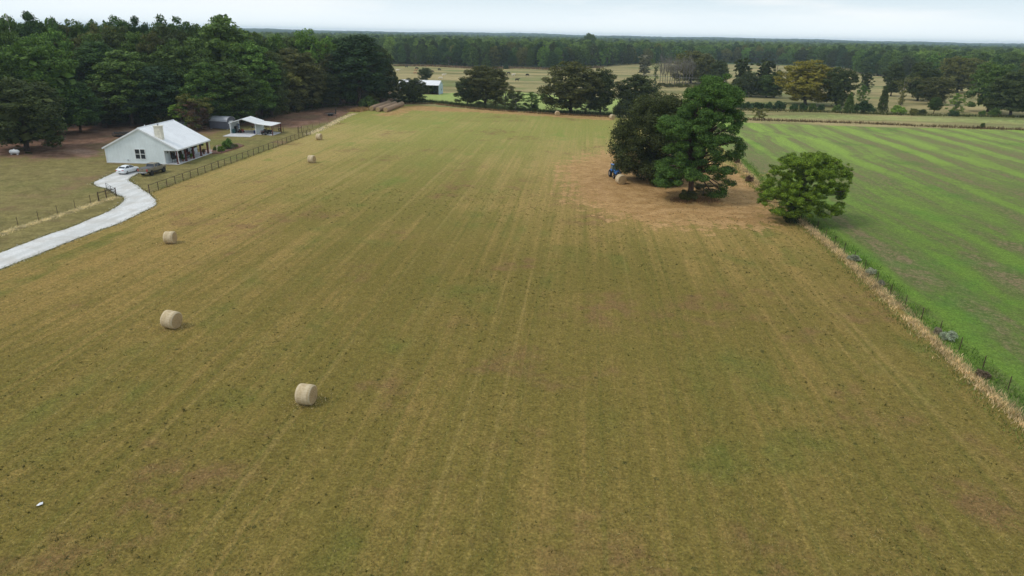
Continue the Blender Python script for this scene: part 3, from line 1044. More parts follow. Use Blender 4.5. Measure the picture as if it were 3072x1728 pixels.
for i in range(30):
    bx = 395 + i * 26 + random.uniform(-8, 8)
    by = np.interp(bx, [395, 540, 700, 790, 860, 960, 1030, 1090, 1180], [368, 376, 364, 347, 334, 318, 309, 310, 299]) + random.uniform(-5, 2)
    c = random.choice(['dark', 'dark', 'mid', 'olive', 'brownolive'])
    plant_px('shrub' if i % 3 else 'loose', bx, by, by - random.uniform(32, 66), random.uniform(38, 70), c, f'{dict(dark="dark", mid="green", olive="olive", brownolive="brownish")[c]} undergrowth bush at the foot of the wood', 'undergrowth bushes along the wood edge', seed=i, cat='bush', name='undergrowth_bush')
SKY = [(-60, 15), (0, 22), (40, 32), (100, 42), (200, 52), (270, 60), (395, 42), (480, 70), (545, 50), (605, 78), (700, 52), (790, 90), (850, 96), (940, 92), (1000, 102), (1070, 108), (1130, 128), (1180, 150)]
sx_, sy_ = zip(*SKY)
n_fill = 0
for row in range(7):
    yv = 200 + row * 17
    for i in range(24):
        bx = -70 + i * 54 + (row % 2) * 27 + random.uniform(-14, 14)
        # pixel row for this depth
        X_ = (bx - 1536) / FPX * yv * 1.02
        if row < 1 and (560 < bx < 1000): continue
        px, py = proj((X_, yv + random.uniform(-6, 6), 0))
        if px > 1130 or px < -110: continue
        if py > np.interp(px, [-100, 240, 400, 700, 790, 860, 960, 1030, 1180], [392, 378, 362, 350, 340, 326, 311, 303, 294]): continue
        P = G(px, py)
        h = random.uniform(20, 27)
        ty = proj((P[0], P[1], h))[1]
        lim = np.interp(px, sx_, sy_) + random.uniform(4, 28)
        if ty < lim: h = ZH(px, lim, P)
        if h < 9: continue
        k = random.choice(['oak', 'oak', 'pine', 'oak'])
        c = random.choice(['mid', 'pine', 'darkpine', 'dark', 'green', 'brownolive', 'mid'])
        desc = {'oak': 'rounded broadleaf tree', 'pine': 'pine'}[k]
        cw = {'mid': 'mid green', 'pine': 'cool green', 'darkpine': 'very dark green', 'dark': 'dark green', 'green': 'fresh green', 'brownolive': 'brownish green'}[c]
        plant(k, P, h, random.uniform(9.5, 14.5) if k == 'oak' else random.uniform(7.5, 10), c,
              f'{cw} {desc} standing deep inside the wood behind the house', W)
        n_fill += 1

# ------------------------------------------------------------------ trees of the field edges and pastures
Ln = 'trees and bushes along the field edges'
mid = [
 ('oak', 1455, 315, 190, 132, 'brownolive', 'domed olive brown oak with bare trunk on the far side of the hay field'),
 ('oak', 1402, 314, 228, 76, 'dark', 'smaller dark oak leaning against the domed olive brown oak'),
 ('loose', 1515, 320, 248, 88, 'olive', 'scraggly low olive tree right of the domed oak'),
 ('shrub', 1440, 319, 302, 34, 'dark', 'dark bush at the foot of the domed olive brown oak'),
 ('oak', 1276, 242, 202, 40, 'dark', 'small round tree behind the white barn roof'),
 ('cedar', 1460, 205, 160, 38, 'mid', 'pointed green tree showing above the domed oak'),
 ('cedar', 1518, 207, 184, 20, 'darkpine', 'small pointed cedar on the wood line above the cattle pasture'),
 ('shrub', 1298, 281, 243, 50, 'mid', 'bush covering the front of the barn'),
 ('oak', 1712, 338, 181, 172, 'brownolive', 'huge olive brown oak left of the round bale at the far fence'),
 ('oak', 1800, 341, 204, 90, 'dark', 'tall dark oak with bare trunk right of the huge oak'),
 ('loose', 1547, 332, 268, 54, 'dark', 'dark ragged bush tree between the two far oaks'),
 ('loose', 1594, 331, 276, 58, 'green', 'light green sapling on the far fence line'),
 ('shrub', 1604, 331, 308, 24, 'dark', 'little dark bush under the light green sapling'),
 ('shrub', 1632, 302, 276, 24, 'mid', 'round bush in the pasture left of the huge oak'),
 ('oak', 1906, 342, 222, 120, 'dark', 'dark rounded oak behind the top of the large oak by the tractor'),
 ('shrub', 1868, 352, 296, 66, 'dark', 'dark thicket at the foot of the tall dark oak'),
 ('column', 1932, 226, 157, 42, 'grey', 'grey olive tree at the left end of the bare tree row'),
 ('vine', 1965, 256, 176, 30, 'mid', 'bare trunk wrapped in green vine'),
 ('oak', 2072, 250, 150, 118, 'olive', 'wide olive tree behind the bare grey trunks'),
 ('oak', 2112, 254, 160, 80, 'brownolive', 'brownish tree right of the bare grey trunks'),
 ('oak', 2152, 259, 176, 60, 'dark', 'dark tree at the right end of the bare tree row'),
 ('column', 2218, 286, 160, 48, 'dark', 'tall ragged tree right of the pine top'),
 ('column', 2286, 286, 168, 50, 'dark', 'second tall ragged tree nearer the golden tree'),
 ('oak', 2240, 290, 212, 74, 'dark', 'dark low crown between the two tall ragged trees'),
 ('oak', 2298, 292, 224, 76, 'mid', 'green crown below the second tall ragged tree'),
 ('loose', 2192, 302, 262, 44, 'yellow', 'yellow green bushy tree right of the big pine top'),
 ('shrub', 2221, 327, 304, 34, 'darkpine', 'first bush of the clipped dark hedge'),
 ('shrub', 2244, 327, 303, 36, 'darkpine', 'second bush of the clipped dark hedge'),
 ('shrub', 2268, 327, 304, 36, 'darkpine', 'third bush of the clipped dark hedge'),
 ('shrub', 2285, 327, 305, 26, 'darkpine', 'last bush of the clipped dark hedge'),
 ('shrub', 2304, 329, 303, 28, 'darkpine', 'dark bush just right of the clipped hedge'),
 ('loose', 2278, 359, 320, 44, 'yellow', 'small sparse yellow tree on the weed line of the green field'),
 ('loose', 2196, 326, 306, 18, 'grey', 'tiny leafless looking sapling left of the clipped hedge'),
 ('oak', 2322, 294, 208, 52, 'dark', 'dark tree left of the golden tree'),
 ('oak', 2414, 314, 179, 156, 'gold', 'large golden yellow tree beyond the green field'),
 ('oak', 2508, 322, 196, 84, 'dark', 'dark green tree touching the golden tree on its right'),
 ('cedar', 2544, 339, 272, 38, 'mid', 'pointed green cedar right of the golden tree'),
 ('shrub', 2338, 330, 300, 42, 'darkpine', 'double dark bush left of the golden tree foot'),
 ('shrub', 2381, 332, 307, 26, 'darkpine', 'small cone shaped bush under the left side of the golden tree'),
 ('shrub', 2408, 333, 307, 28, 'darkpine', 'dark round bush right under the golden tree'),
 ('shrub', 2435, 333, 307, 26, 'mid', 'greenish round bush under the golden tree'),
 ('shrub', 2461, 334, 309, 22, 'darkpine', 'little dark bush under the right side of the golden tree'),
 ('shrub', 2511, 336, 311, 30, 'mid', 'bush left of the pointed green cedar'),
 ('column', 2593, 279, 208, 36, 'dark', 'slender leafy column tree alone in the dry pasture'),
 ('loose', 2584, 306, 254, 34, 'green', 'light green sapling below the slender column tree'),
 ('shrub', 2590, 339, 298, 60, 'darkpine', 'wide dark bush below the light green sapling'),
 ('cedar', 2644, 337, 253, 38, 'dark', 'tall pointed dark cedar by the long weed line'),
 ('oak', 2672, 288, 190, 58, 'dark', 'dark tree behind the pointed dark cedar'),
 ('vine', 2702, 316, 226, 50, 'olive', 'olive tree on a bare double trunk in the pasture'),
 ('oak', 2752, 302, 184, 100, 'dark', 'dark leafy tree with pale stems right of the olive tree'),
 ('oak', 2800, 314, 228, 90, 'brownolive', 'low brown green tree in the right hand clump'),
 ('oak', 2870, 278, 164, 120, 'olive', 'broad olive tree with pale forked limbs at the right'),
 ('pine', 2800, 341, 292, 34, 'mid', 'small green tree left of the lime green sapling'),
 ('loose', 2864, 337, 279, 46, 'lime', 'lime green sapling on the right hand weed line'),
 ('shrub', 2692, 341, 314, 50, 'lime', 'yellow green bush on the weed line'),
 ('shrub', 2862, 348, 330, 36, 'darkpine', 'dark bush at the foot of the lime green sapling'),
 ('oak', 2962, 336, 178, 125, 'mid', 'large green tree near the right edge of the photo'),
 ('oak', 3030, 348, 205, 130, 'dark', 'dark tree cut by the right edge of the photo'),
 ('dead', 2976, 334, 230, 60, 'grey', 'leafless grey tree before the dark trees at the right'),
 ('shrub', 2980, 349, 318, 36, 'mid', 'bush below the leafless grey tree'),
 ('shrub', 2946, 346, 330, 22, 'green', 'small bush left of the leafless grey tree'),
 ('shrub', 2946, 384, 367, 15, 'mid', 'lone sprig bush on the weed line of the green field'),
 ('shrub', 2740, 343, 322, 28, 'yellow', 'thin yellowish bush on the weed line'),
 ('shrub', 2765, 344, 326, 30, 'dark', 'low dark bush left of the small green tree'),
 ('oak', 3075, 300, 170, 90, 'olive', 'olive tree behind the right edge of the photo'),
 ('cedar', 1768, 170, 96, 44, 'mid', 'single tall crown rising above the distant wood'),
]
for i, (k, bx, by, ty, w_, c, lb) in enumerate(mid):
    plant_px(k if k != 'cedar' or bx != 1768 else 'oak', bx, by, ty, w_, c, lb, Ln, seed=i)
for i, bx in enumerate([1979, 1988, 1995, 2001, 2008, 2015, 2023, 2030, 2038, 2047, 2055, 2064, 2073]):
    plant_px('dead', bx, 254 + (i % 3) * 2, 168 + (i * 7) % 19, 27, 'grey', 'bare grey trunk in the row of dead trees beyond the tractor oak', 'bare dead trees in a row')
for i, (bx, by) in enumerate([(1985, 258), (2008, 262), (2035, 262), (2062, 262), (2090, 264)]):
    plant_px('shrub', bx, by, by - 12 - i % 3, 30, 'olive', 'low scrub bush under the bare grey trunks', 'scrub under the dead trees')

# ------------------------------------------------------------------ distant wood: front rows one by one, the rest as one mass
Fw = 'front trees of the distant wood'
wp = np.array(WOODEDGE)
seglen = np.hypot(*np.diff(wp, axis=0).T)
cum = np.concatenate([[0], np.cumsum(seglen)])
tot = cum[-1]
cnt_f = 0
for row in range(2):
    s = random.uniform(0, 5)
    while s < tot:
        x = np.interp(s, cum, wp[:, 0]); y = np.interp(s, cum, wp[:, 1])
        P = (x + random.uniform(-3, 3), y + row * 11 + 3 + random.uniform(-4, 4), 0)
        px, py = proj(P)
        if -20 < px < 3110 and not (px < 1170):
            k = random.choice(['oak', 'oak', 'pine', 'loose' if row == 0 else 'oak'])
            c = random.choice(['dark', 'mid', 'pine', 'darkpine', 'green', 'olive', 'dark', 'mid'] + (['bright'] if row == 0 else []))
            h = random.uniform(11, 18) if row == 0 else random.uniform(16, 20.5)
            cw = {'mid': 'mid green', 'pine': 'cool green', 'darkpine': 'very dark green', 'dark': 'dark green', 'green': 'fresh green', 'olive': 'olive', 'bright': 'bright green'}[c]
            side = 'above the barn and cattle' if px < 1560 else ('above the far oaks' if px < 1900 else ('behind the bare tree row' if px < 2300 else ('behind the golden tree' if px < 2600 else 'above the right hand pasture')))
            plant(k, P, h, random.uniform(8, 15) if k != 'pine' else random.uniform(6, 9), c,
                  f'{cw} {dict(oak="round", pine="pointed", loose="loose")[k]} tree of the distant wood {side}', Fw)
            cnt_f += 1
        s += random.uniform(7, 10.5) * (1 + row * .2)
print('fill', n_fill, 'front', cnt_f)


# far mass: crowns instanced on points (nobody could count them)
def far_points():
    pts = []
    g = np.random.default_rng(3)
    r = 470.0
    wpoly = WOODPOLY + []
    while r < 3200:
        st = 9.5 + (r - 470) * .006
        th = -.80
        while th < .80:
            q = th + g.normal() * .25 * st / r
            rr = r + g.normal() * st * .3
            pts.append((rr * math.sin(q), rr * math.cos(q)))
            th += st / r
        r += st * (1 + (r - 470) * .0006)
    P = np.array(pts)
    d = poly_dist(P[:, 0], P[:, 1], [(-700, 3500), (-700, 480), (-300, 505)] + [(x, y) for x, y in WOODEDGE] + [(700, 310), (4000, 1200), (4000, 3500)])
    keep = d > 22
    # clearings
    nz = np.array([mnoise.noise(Vector((x * .004, y * .0016, 3.0))) for x, y in P])
    keep &= (nz < .33) | (P[:, 1] < 900)
    return P[keep]


FP = far_points()
zt = rng.normal(size=len(FP)) * .4
mpts = bpy.data.meshes.new('distant_wood')
# the land swells gently with distance
def swell(x, y):
    r = np.hypot(x, y)
    a = np.arctan2(x, y)
    b = np.clip((r - 2300) / 3600, 0, 1) ** 1.1
    top = 19 + 3.5 * np.sin(a * 7 + 1) + 3 * np.sin(a * 19 + 2) + 1.8 * np.sin(a * 53) + 6 * np.exp(-((a - .47) / .13) ** 2)
    return b * top
Vp = np.stack([FP[:, 0], FP[:, 1], swell(FP[:, 0], FP[:, 1])], -1)
mpts.vertices.add(len(Vp)); mpts.vertices.foreach_set('co', Vp.astype(np.float32).ravel())
fo = link_mesh('distant_wood', mpts)
tag(fo, 'endless mixed green wood stretching from the pastures to the horizon', 'wood', kind='stuff')


def pick_crown(kind, seed, colour):
    _, cm, H_, R_ = proto(kind, seed)
    for o in CROWN_OBJS:
        if o.data == cm and not o.get('used'):
            return o, H_, R_
    return None


srcs = []
for k, sd_ in (('oak', 0), ('oak', 1), ('oak', 2), ('pine', 0), ('pine', 2), ('oak', 3)):
    r_ = pick_crown(k, sd_, None)
    if r_: srcs.append(r_[0])
ng = bpy.data.node_groups.new('distant_wood', 'GeometryNodeTree')
ng.interface.new_socket('Geometry', in_out='INPUT', socket_type='NodeSocketGeometry')
ng.interface.new_socket('Geometry', in_out='OUTPUT', socket_type='NodeSocketGeometry')
gi = ng.nodes.new('NodeGroupInput'); go = ng.nodes.new('NodeGroupOutput')
jn = ng.nodes.new('GeometryNodeJoinGeometry')
for o in srcs:
    oi = ng.nodes.new('GeometryNodeObjectInfo'); oi.inputs['Object'].default_value = o; oi.inputs['As Instance'].default_value = True
    ng.links.new(oi.outputs['Geometry'], jn.inputs[0])
m2p = ng.nodes.new('GeometryNodeMeshToPoints')
ng.links.new(gi.outputs[0], m2p.inputs[0])
iop = ng.nodes.new('GeometryNodeInstanceOnPoints')
iop.inputs['Pick Instance'].default_value = True
ng.links.new(m2p.outputs[0], iop.inputs['Points']); smn = ng.nodes.new('GeometryNodeSetMaterial'); smn.inputs['Material'].default_value = M['leaf_far']
ng.links.new(jn.outputs[0], smn.inputs['Geometry']); ng.links.new(smn.outputs[0], iop.inputs['Instance'])
ri = ng.nodes.new('FunctionNodeRandomValue'); ri.data_type = 'INT'
ri.inputs[4].default_value = 0; ri.inputs[5].default_value = len(srcs) - 1
ng.links.new(ri.outputs[2], iop.inputs['Instance Index'])
rr_ = ng.nodes.new('FunctionNodeRandomValue'); rr_.data_type = 'FLOAT_VECTOR'
rr_.inputs[0].default_value = (0, 0, 0); rr_.inputs[1].default_value = (0, 0, 6.28)
ng.links.new(rr_.outputs[0], iop.inputs['Rotation'])
rs_ = ng.nodes.new('FunctionNodeRandomValue'); rs_.data_type = 'FLOAT_VECTOR'
rs_.inputs[0].default_value = (.85, .85, .72); rs_.inputs[1].default_value = (1.25, 1.25, .98)
ng.links.new(rs_.outputs[0], iop.inputs['Scale'])
ng.links.new(iop.outputs[0], go.inputs[0])
md = fo.modifiers.new('wood', 'NODES'); md.node_group = ng
print('far pts', len(FP))

# blue ridge of far woodland, a canopy-covered land sheet
t = NT('far_canopy')
Pn = t.pos()
vn = t.n('ShaderNodeTexVoronoi'); t.l(Pn, vn.inputs['Vector']); vn.inputs['Scale'].default_value = .05
nn = t.noise(t.map(Pn, (1, 1, 4)), .006, 5, .65)
c_ = t.mix(t.mr(nn, .4, .6), (0.022, 0.038, 0.020), (0.050, 0.072, 0.030))
c_ = t.mix(t.mr(t.noise(Pn, .0016, 3, .5), .63, .70, 0, .7), c_, (0.16, 0.15, 0.08))
t.principled(c_, .95, .05, bump=vn.outputs['Distance'], bstr=1.0, bdist=8.0)
rad = np.concatenate([np.arange(2300, 4200, 22.0), np.arange(4200, 6900, 45.0)])
ang = np.linspace(-.95, .95, 620)
RR, AA = np.meshgrid(rad, ang, indexing='ij')
HX = RR * np.sin(AA); HY = RR * np.cos(AA)
base = swell(HX, HY)
jit_ = rng.normal(size=HX.shape)
HZ = base + 10 + 1.8 * np.clip(jit_, -2, 2)
HZ += np.array([[4.5 * mnoise.noise(Vector((float(a) * .006, float(b) * .006, 0))) for a, b in zip(ra, rb)] for ra, rb in zip(HX, HY)])
HZ = np.minimum(HZ, 48.0)
HZ[0] = -0.5
HZ[-1] = -0.5
idh = np.arange(HX.size).reshape(HX.shape)
qh = np.stack([idh[:-1, :-1], idh[1:, :-1], idh[1:, 1:], idh[:-1, 1:]], -1).reshape(-1, 4)
ho = link_mesh('hills', mesh_np('hills', np.stack([HX, HY, HZ], -1).reshape(-1, 3), quads=qh), t.m)
tag(ho, kind='structure')

# ------------------------------------------------------------------ hero trees by the tractor
def hero(name, loc, clumps, per, size, colour, label, base_r, H, fork, bark, lean=(0, 0), seed=1, up=.4, tips_every=2, shell=.45, extra=None):
    root = empty(name, (loc[0], loc[1], 0))
    C = np.array([c[:3] for c in clumps], float)
    Rr = np.array([[c[3], c[3], c[3] * c[4]] for c in clumps], float)
    vol = Rr[:, 0] ** 2
    cnt = np.maximum(30, (per * vol / vol.mean())).astype(int)
    V_, Q = leaf_cards(C, Rr, cnt, size, up=up, seed=seed, shell=shell)
    cr_ = link_mesh('crown', mesh_np('crown', V_, quads=Q), M['leaf'], root)
    cr_.color = (*COLR[colour], 1) if isinstance(colour, str) else (*colour, 1)
    mb = MB()
    limbs(mb, base_r, H, [tuple(c) for c in C[::tips_every]], fork, lean)
    mb.build('trunk', M[bark], root, smooth=True)
    tag(root, label, 'tree')
    return root


def silhouette_clumps(loc, outline, n, rmin, rmax, depth_k, seed, flat=.7, rows=None):
    """clumps filling a crown whose half-widths at given heights are listed: (height, left, right) in metres"""
    g = np.random.default_rng(seed)
    hs = np.array([o[0] for o in outline]); lf = np.array([o[1] for o in outline]); rt = np.array([o[2] for o in outline])
    wsum = (rt - lf)
    out_ = []
    cdf = np.cumsum(wsum); cdf = cdf / cdf[-1]
    k = 0
    while k < n:
        h = g.uniform(hs[0], hs[-1])
        L = np.interp(h, hs, lf); R_ = np.interp(h, hs, rt)
        if g.random() > (R_ - L) / wsum.max() + .15: continue
        c = (L + R_) / 2; hw = (R_ - L) / 2
        r = g.uniform(rmin, rmax)
        a = g.uniform(0, 2 * math.pi)
        q = g.choice([1.0, 1.0, .85, .6, .3])
        hwx = max(hw - r * .75, .1)
        x = c + math.cos(a) * hwx * q
        y = math.sin(a) * hwx * depth_k * q
        out_.append((x, y, h, r, flat * g.uniform(.85, 1.15)))
        k += 1
    return out_


# the big pine: photo base (2070, 596); outline from the photo, in metres about its trunk
PB = G(2070, 597)
pm = ((PB - CP) @ _f) / FPX * 1.0          # metres per photo pixel at its trunk
def hz(y): return ZH(2070, y, PB)
def ox(x): return (x - 2070) * pm
pine_rows = [(y, l, r) for y, l, r in [
    (238, 2070, 2145), (255, 2045, 2165), (275, 2030, 2178), (300, 2025, 2180), (330, 2010, 2182), (350, 1995, 2190), (362, 1965, 2190), (385, 1968, 2185), (410, 1990, 2200),
    (440, 1985, 2205), (470, 1970, 2205), (500, 1968, 2195), (530, 1960, 2180), (560, 2110, 2170)]]
g_ = np.random.default_rng(8)
cl = []
for (y, l, r) in pine_rows:
    hgt = hz(y)
    wd = (r - l) * pm
    nb = max(4, int(wd / 1.0))
    for i in range(nb):
        for dpt in (-.85, -.45, .1, .55, .85):
            f = (i + .5) / nb + g_.normal() * .05
            f = min(max(f, .03), .97)
            x = ox(l) + f * wd
            side = math.sqrt(max(0, 1 - (2 * f - 1) ** 2))
            yy = dpt * side * wd * .5
            if g_.random() < .36 + (.12 if hgt < 9 else 0): continue
            if hgt < hz(520) and abs(x - .3) < 2.6 and yy < 1.5: continue
            # the lower right side is open: branches, gaps
            if hgt < 14 and x > ox(2105) and g_.random() < .62: continue
            rr = g_.uniform(.75, 1.3)
            x = min(max(x, ox(l) + rr * .6), ox(r) - rr * .6)
            cl.append((x, yy, hgt - rr * .5 + g_.normal() * .4, rr, .58))
# signature limbs: right shoulder tuft, low right drooping branch, left arm
for px_, py_, r_ in [(2196, 356, .8), (2188, 372, .7), (1975, 358, 1.0), (1990, 372, 1.1), (2195, 430, 1.0), (2198, 460, 1.1), (2185, 545, .9), (2160, 555, .9), (2150, 535, .8), (1990, 540, .9), (2010, 545, .8), (1975, 510, .9)]:
    cl.append((ox(px_), g_.normal() * .8, hz(py_), r_, .65))
hero('pine_tree', PB, cl, 470, .21, (0.076, 0.142, 0.031), 'tall layered green pine standing over the bare dirt circle right of the tractor', .48, hz(262), .22, 'pine_bark', (.9, 0), 5, .55, 2)
print('pine clumps', len(cl))

# the dark oak left of it (base hidden behind), photo about (1950, 545)
OB = G(1955, 543)
om = ((OB - CP) @ _f) / FPX
def ho_(y): return ZH(1955, y, OB)
oak_out = [(y, l, r) for y, l, r in [(528, 1880, 2060), (505, 1850, 2080), (470, 1825, 2090), (440, 1818, 2090), (405, 1828, 2095), (375, 1835, 2090), (345, 1845, 2080), (320, 1862, 2060), (300, 1890, 2030), (288, 1925, 2005)]]
ol = sorted([(ho_(y), (l - 1955) * om, (r - 1955) * om) for y, l, r in oak_out])
cl = silhouette_clumps(OB, ol, 230, .95, 1.9, .8, 4, .75)
hero('oak_tree', OB, cl, 420, .25, (0.060, 0.074, 0.025), 'large dark leafy oak directly behind the blue tractor', .5, ho_(330), .15, 'bark', (.5, 0), 9, .35, 3, .4)

# yellow green hackberry on the fence line, photo base (2378, 660)
BB = G(2382, 662)
bmm = ((BB - CP) @ _f) / FPX
def hb(y): return ZH(2382, y, BB)
bo = [(640, 2330, 2440), (622, 2268, 2530), (600, 2266, 2528), (575, 2262, 2524), (545, 2278, 2536), (515, 2292, 2536), (490, 2300, 2520), (472, 2325, 2480), (460, 2360, 2440)]
bl = sorted([(hb(y), (l - 2382) * bmm * .95, (r - 2382) * bmm * .90) for y, l, r in bo])
cl = [c for c in silhouette_clumps(BB, bl, 520, .35, .85, .85, 12, .55) if mnoise.noise(Vector((c[0] * .45, c[1] * .45, c[2] * .6))) > -.22]
for k_ in range(110):
    h_ = g_.uniform(1.0, bl[-1][0]); a_ = g_.uniform(0, 6.28)
    l_ = np.interp(h_, [q[0] for q in bl], [q[1] for q in bl]); rr_0 = np.interp(h_, [q[0] for q in bl], [q[2] for q in bl])
    hw_ = (rr_0 - l_) / 2 * g_.uniform(.96, 1.08)
    cl.append(((l_ + rr_0) / 2 + math.cos(a_) * hw_, math.sin(a_) * hw_ * .9, h_, g_.uniform(.22, .42), .8))
hero('hackberry_tree', BB, cl, 280, .155, (0.170, 0.255, 0.030), 'rounded yellow green tree standing alone on the fence line', .20, hb(520), .06, 'bark', (.3, 0), 14, .5, 16, .35)
# undergrowth at the pine's foot, brush at the oak and hackberry
plant_px('loose', 2110, 588, 545, 92, 'olive', 'leafy sapling brush around the foot of the tall pine', name='undergrowth_bush', seed=1, cat='bush')
plant_px('shrub', 2062, 600, 566, 60, 'brownolive', 'low brown brush at the left of the pine foot', name='undergrowth_bush', seed=2, cat='bush')
plant_px('shrub', 2375, 665, 618, 56, 'dark', 'dark bush packed under the yellow green tree', name='undergrowth_bush', seed=0, cat='bush')
plant_px('shrub', 1990, 552, 505, 120, 'dark', 'dark brush beneath the large oak by the tractor', name='undergrowth_bush', seed=1, cat='bush')

# ------------------------------------------------------------------ house
def frame(A, Bp, name, **k):
    d = Bp - A
    return empty(name, (A[0], A[1], 0), math.atan2(d[1], d[0])), float(np.hypot(d[0], d[1]))


hA, hB = G(322, 488), G(537, 494)
house, HW = frame(hA, hB, 'farmhouse')
HL = 13.0; EZ = 3.0; RZ = 6.75; XR = HW * .515; XP = HW * .82
tag(house, 'white metal farmhouse with long sloping roof and a side porch of red posts', 'house')
MB().box(-.05, HW + .1, -.1, HL + 1.2, -.2, .12).build('floor_slab', M['concrete'], house)
fw = MB()
gp = [(0, .12), (XP, .12), (XP, 2.75), (HW, 2.75), (HW, EZ), (XR, RZ), (0, EZ)]
fw.prism(gp, 0, .12)
fw.build('front_gable_wall', M['wall'], house)
MB().prism(gp, HL - .12, HL).build('rear_gable_wall', M['wall'], house)
MB().box(0, .12, .12, HL - .12, .12, EZ).build('side_wall', M['wally'], house)
MB().box(XP - .12, XP, .12, HL - .12, .12, EZ + .1).build('porch_wall', M['wally'], house)
rf = MB()
ov = .28
def slope(x0, z0, x1, z1, y0, y1, th=.10):
    return [(x0, y0, z0), (x1, y0, z1), (x1, y1, z1), (x0, y1, z0), (x0, y0, z0 + th), (x1, y0, z1 + th), (x1, y1, z1 + th), (x0, y1, z0 + th)]
FQ = [(3, 2, 1, 0), (4, 5, 6, 7), (0, 1, 5, 4), (1, 2, 6, 5), (2, 3, 7, 6), (3, 0, 4, 7)]
sl = (RZ - EZ) / XR; sr = (RZ - EZ) / (HW - XR)
rf.add(slope(-ov, EZ - ov * sl + .01, XR, RZ + .01, -ov, HL + ov), FQ)
rf.add(slope(XR, RZ + .01, HW + ov, EZ - ov * sr + .01, -ov, HL + ov), FQ)
roof = rf.build('roof', M['roof'], house)
tr_ = MB()
tr_.add(slope(-ov, EZ - ov * sl - .16, XR, RZ - .16, -ov - .03, -ov + .02, .30), FQ)
tr_.add(slope(XR, RZ - .16, HW + ov, EZ - ov * sr - .16, -ov - .03, -ov + .02, .30), FQ)
tr_.add(slope(-ov, EZ - ov * sl - .16, XR, RZ - .16, HL + ov - .02, HL + ov + .03, .30), FQ)
tr_.add(slope(XR, RZ - .16, HW + ov, EZ - ov * sr - .16, HL + ov - .02, HL + ov + .03, .30), FQ)
tr_.box(HW + ov - .02, HW + ov + .12, -ov, HL + ov, EZ - ov * sr - .16, EZ - ov * sr + .10)
tr_.box(-ov - .12, -ov + .02, -ov, HL + ov, EZ - ov * sl - .16, EZ - ov * sl + .10)
tr_.cyl((XR, -ov, RZ + .12), (XR, HL + ov, RZ + .12), .09, n=8)
tr_.build('trim', M['white'], roof)
MB().box(-.03, .10, -.06, -.005, .1, EZ - .1).box(XP - .1, XP + .03, -.06, -.005, .12, 2.75).box(XP + .03, HW, -.05, -.003, 2.62, 2.80).build('corner_trim', M['white'], house)
for i in range(5):
    y = .2 + i * (HL - .5) / 4
    pm_ = MB().box(HW - .30, HW - .02, y - .14, y + .14, .12, EZ - .20)
    pm_.box(HW - .34, HW + .02, y - .18, y + .18, .12, .35)
    for s_ in (-1, 1):
        if (i == 0 and s_ < 0) or (i == 4 and s_ > 0): continue
        pm_.tube([(HW - .16, y + s_ * .1, 2.1), (HW - .16, y + s_ * .75, EZ - .25)], .07, 4)
    pm_.build('porch_post', M['redwood'], house)
MB().box(HW - .28, HW - .04, 0, HL, EZ - .20, EZ - .02).build('porch_beam', M['redwood'], house)
for yy in (-.08, HL + .05):
    MB().tube([(HW + .24, yy, EZ - .25), (HW + .12, yy, EZ - .45), (HW + .12, yy, .45), (HW + .34, yy - .06, .2)], .065, 6).build('downspout', M['white'], house)
# window on the gable
wx0, wx1, wz0, wz1 = 5.85, 8.0, .85, 2.85
wf = MB()
for a, b_, c, d in ((wx0, wx1, wz1 - .11, wz1), (wx0, wx1, wz0, wz0 + .11), (wx0, wx0 + .11, wz0 + .11, wz1 - .11), (wx1 - .11, wx1, wz0 + .11, wz1 - .11),
                    ((wx0 + wx1) / 2 - .09, (wx0 + wx1) / 2 + .09, wz0 + .11, wz1 - .11)):
    wf.box(a, b_, -.06, -.002, c, d)
wf.box(wx0 + .11, (wx0 + wx1) / 2 - .09, -.055, -.002, 1.80, 1.90).box((wx0 + wx1) / 2 + .09, wx1 - .11, -.055, -.002, 1.80, 1.90)
win = wf.build('window', M['white'], house)
MB().box(wx0 + .1, wx1 - .1, -.03, -.001, wz0 + .1, wz1 - .1).build('pane', M['glass'], win)
MB().box(4.2, 4.45, -.10, -.002, .55, .75).build('outlet_box', M['steel'], house)
# porch wall: window, door, second window
for nm, y0_, y1_, z0_, z1_, fm in (('porch_window', 2.1, 3.7, .95, 2.4, 'redwood'), ('porch_door', 5.3, 6.4, .14, 2.3, 'redwood'), ('porch_window', 7.6, 9.0, .95, 2.4, 'redwood'), ('porch_door', 10.3, 11.3, .14, 2.3, 'white')):
    mbw = MB()
    mbw.box(XP + .002, XP + .07, y0_, y1_, z1_ - .14, z1_).box(XP + .002, XP + .07, y0_, y0_ + .14, z0_, z1_ - .14).box(XP + .002, XP + .07, y1_ - .14, y1_, z0_, z1_ - .14).box(XP + .002, XP + .07, y0_ + .14, y1_ - .14, z0_, z0_ + .14)
    w_ = mbw.build(nm, M[fm], house)
    MB().box(XP + .001, XP + .035, y0_ + .12, y1_ - .12, z0_ + .12, z1_ - .12).build('pane', M['glass'] if 'window' in nm or fm == 'redwood' else M['white'], w_)
MB().box(XP + .01, XP + .12, 1.0, 1.18, 2.0, 2.3).build('wall_lamp', M['black'], house)
# chimney
ch = MB()
ch.box(10.15, 11.55, .35, 1.25, 3.6, 7.15)
chm = ch.build('chimney', M['stone'], house, bevel=.04)
MB().box(10.05, 11.65, .25, 1.35, 7.16, 7.28).build('chimney_cap', M['stone'], chm)
MB().cyl((10.85, .8, 7.28), (10.85, .8, 7.62), .13).cyl((10.85, .8, 7.66), (10.85, .8, 7.74), .28, .2).cyl((10.85, .8, 7.6), (10.85, .8, 7.68), .05).build('flue', M['steel'], chm)
MB().cyl((4.0, 8.0, 5.6), (4.0, 8.0, 6.4), .08).build('vent_pipe', M['white'], house)

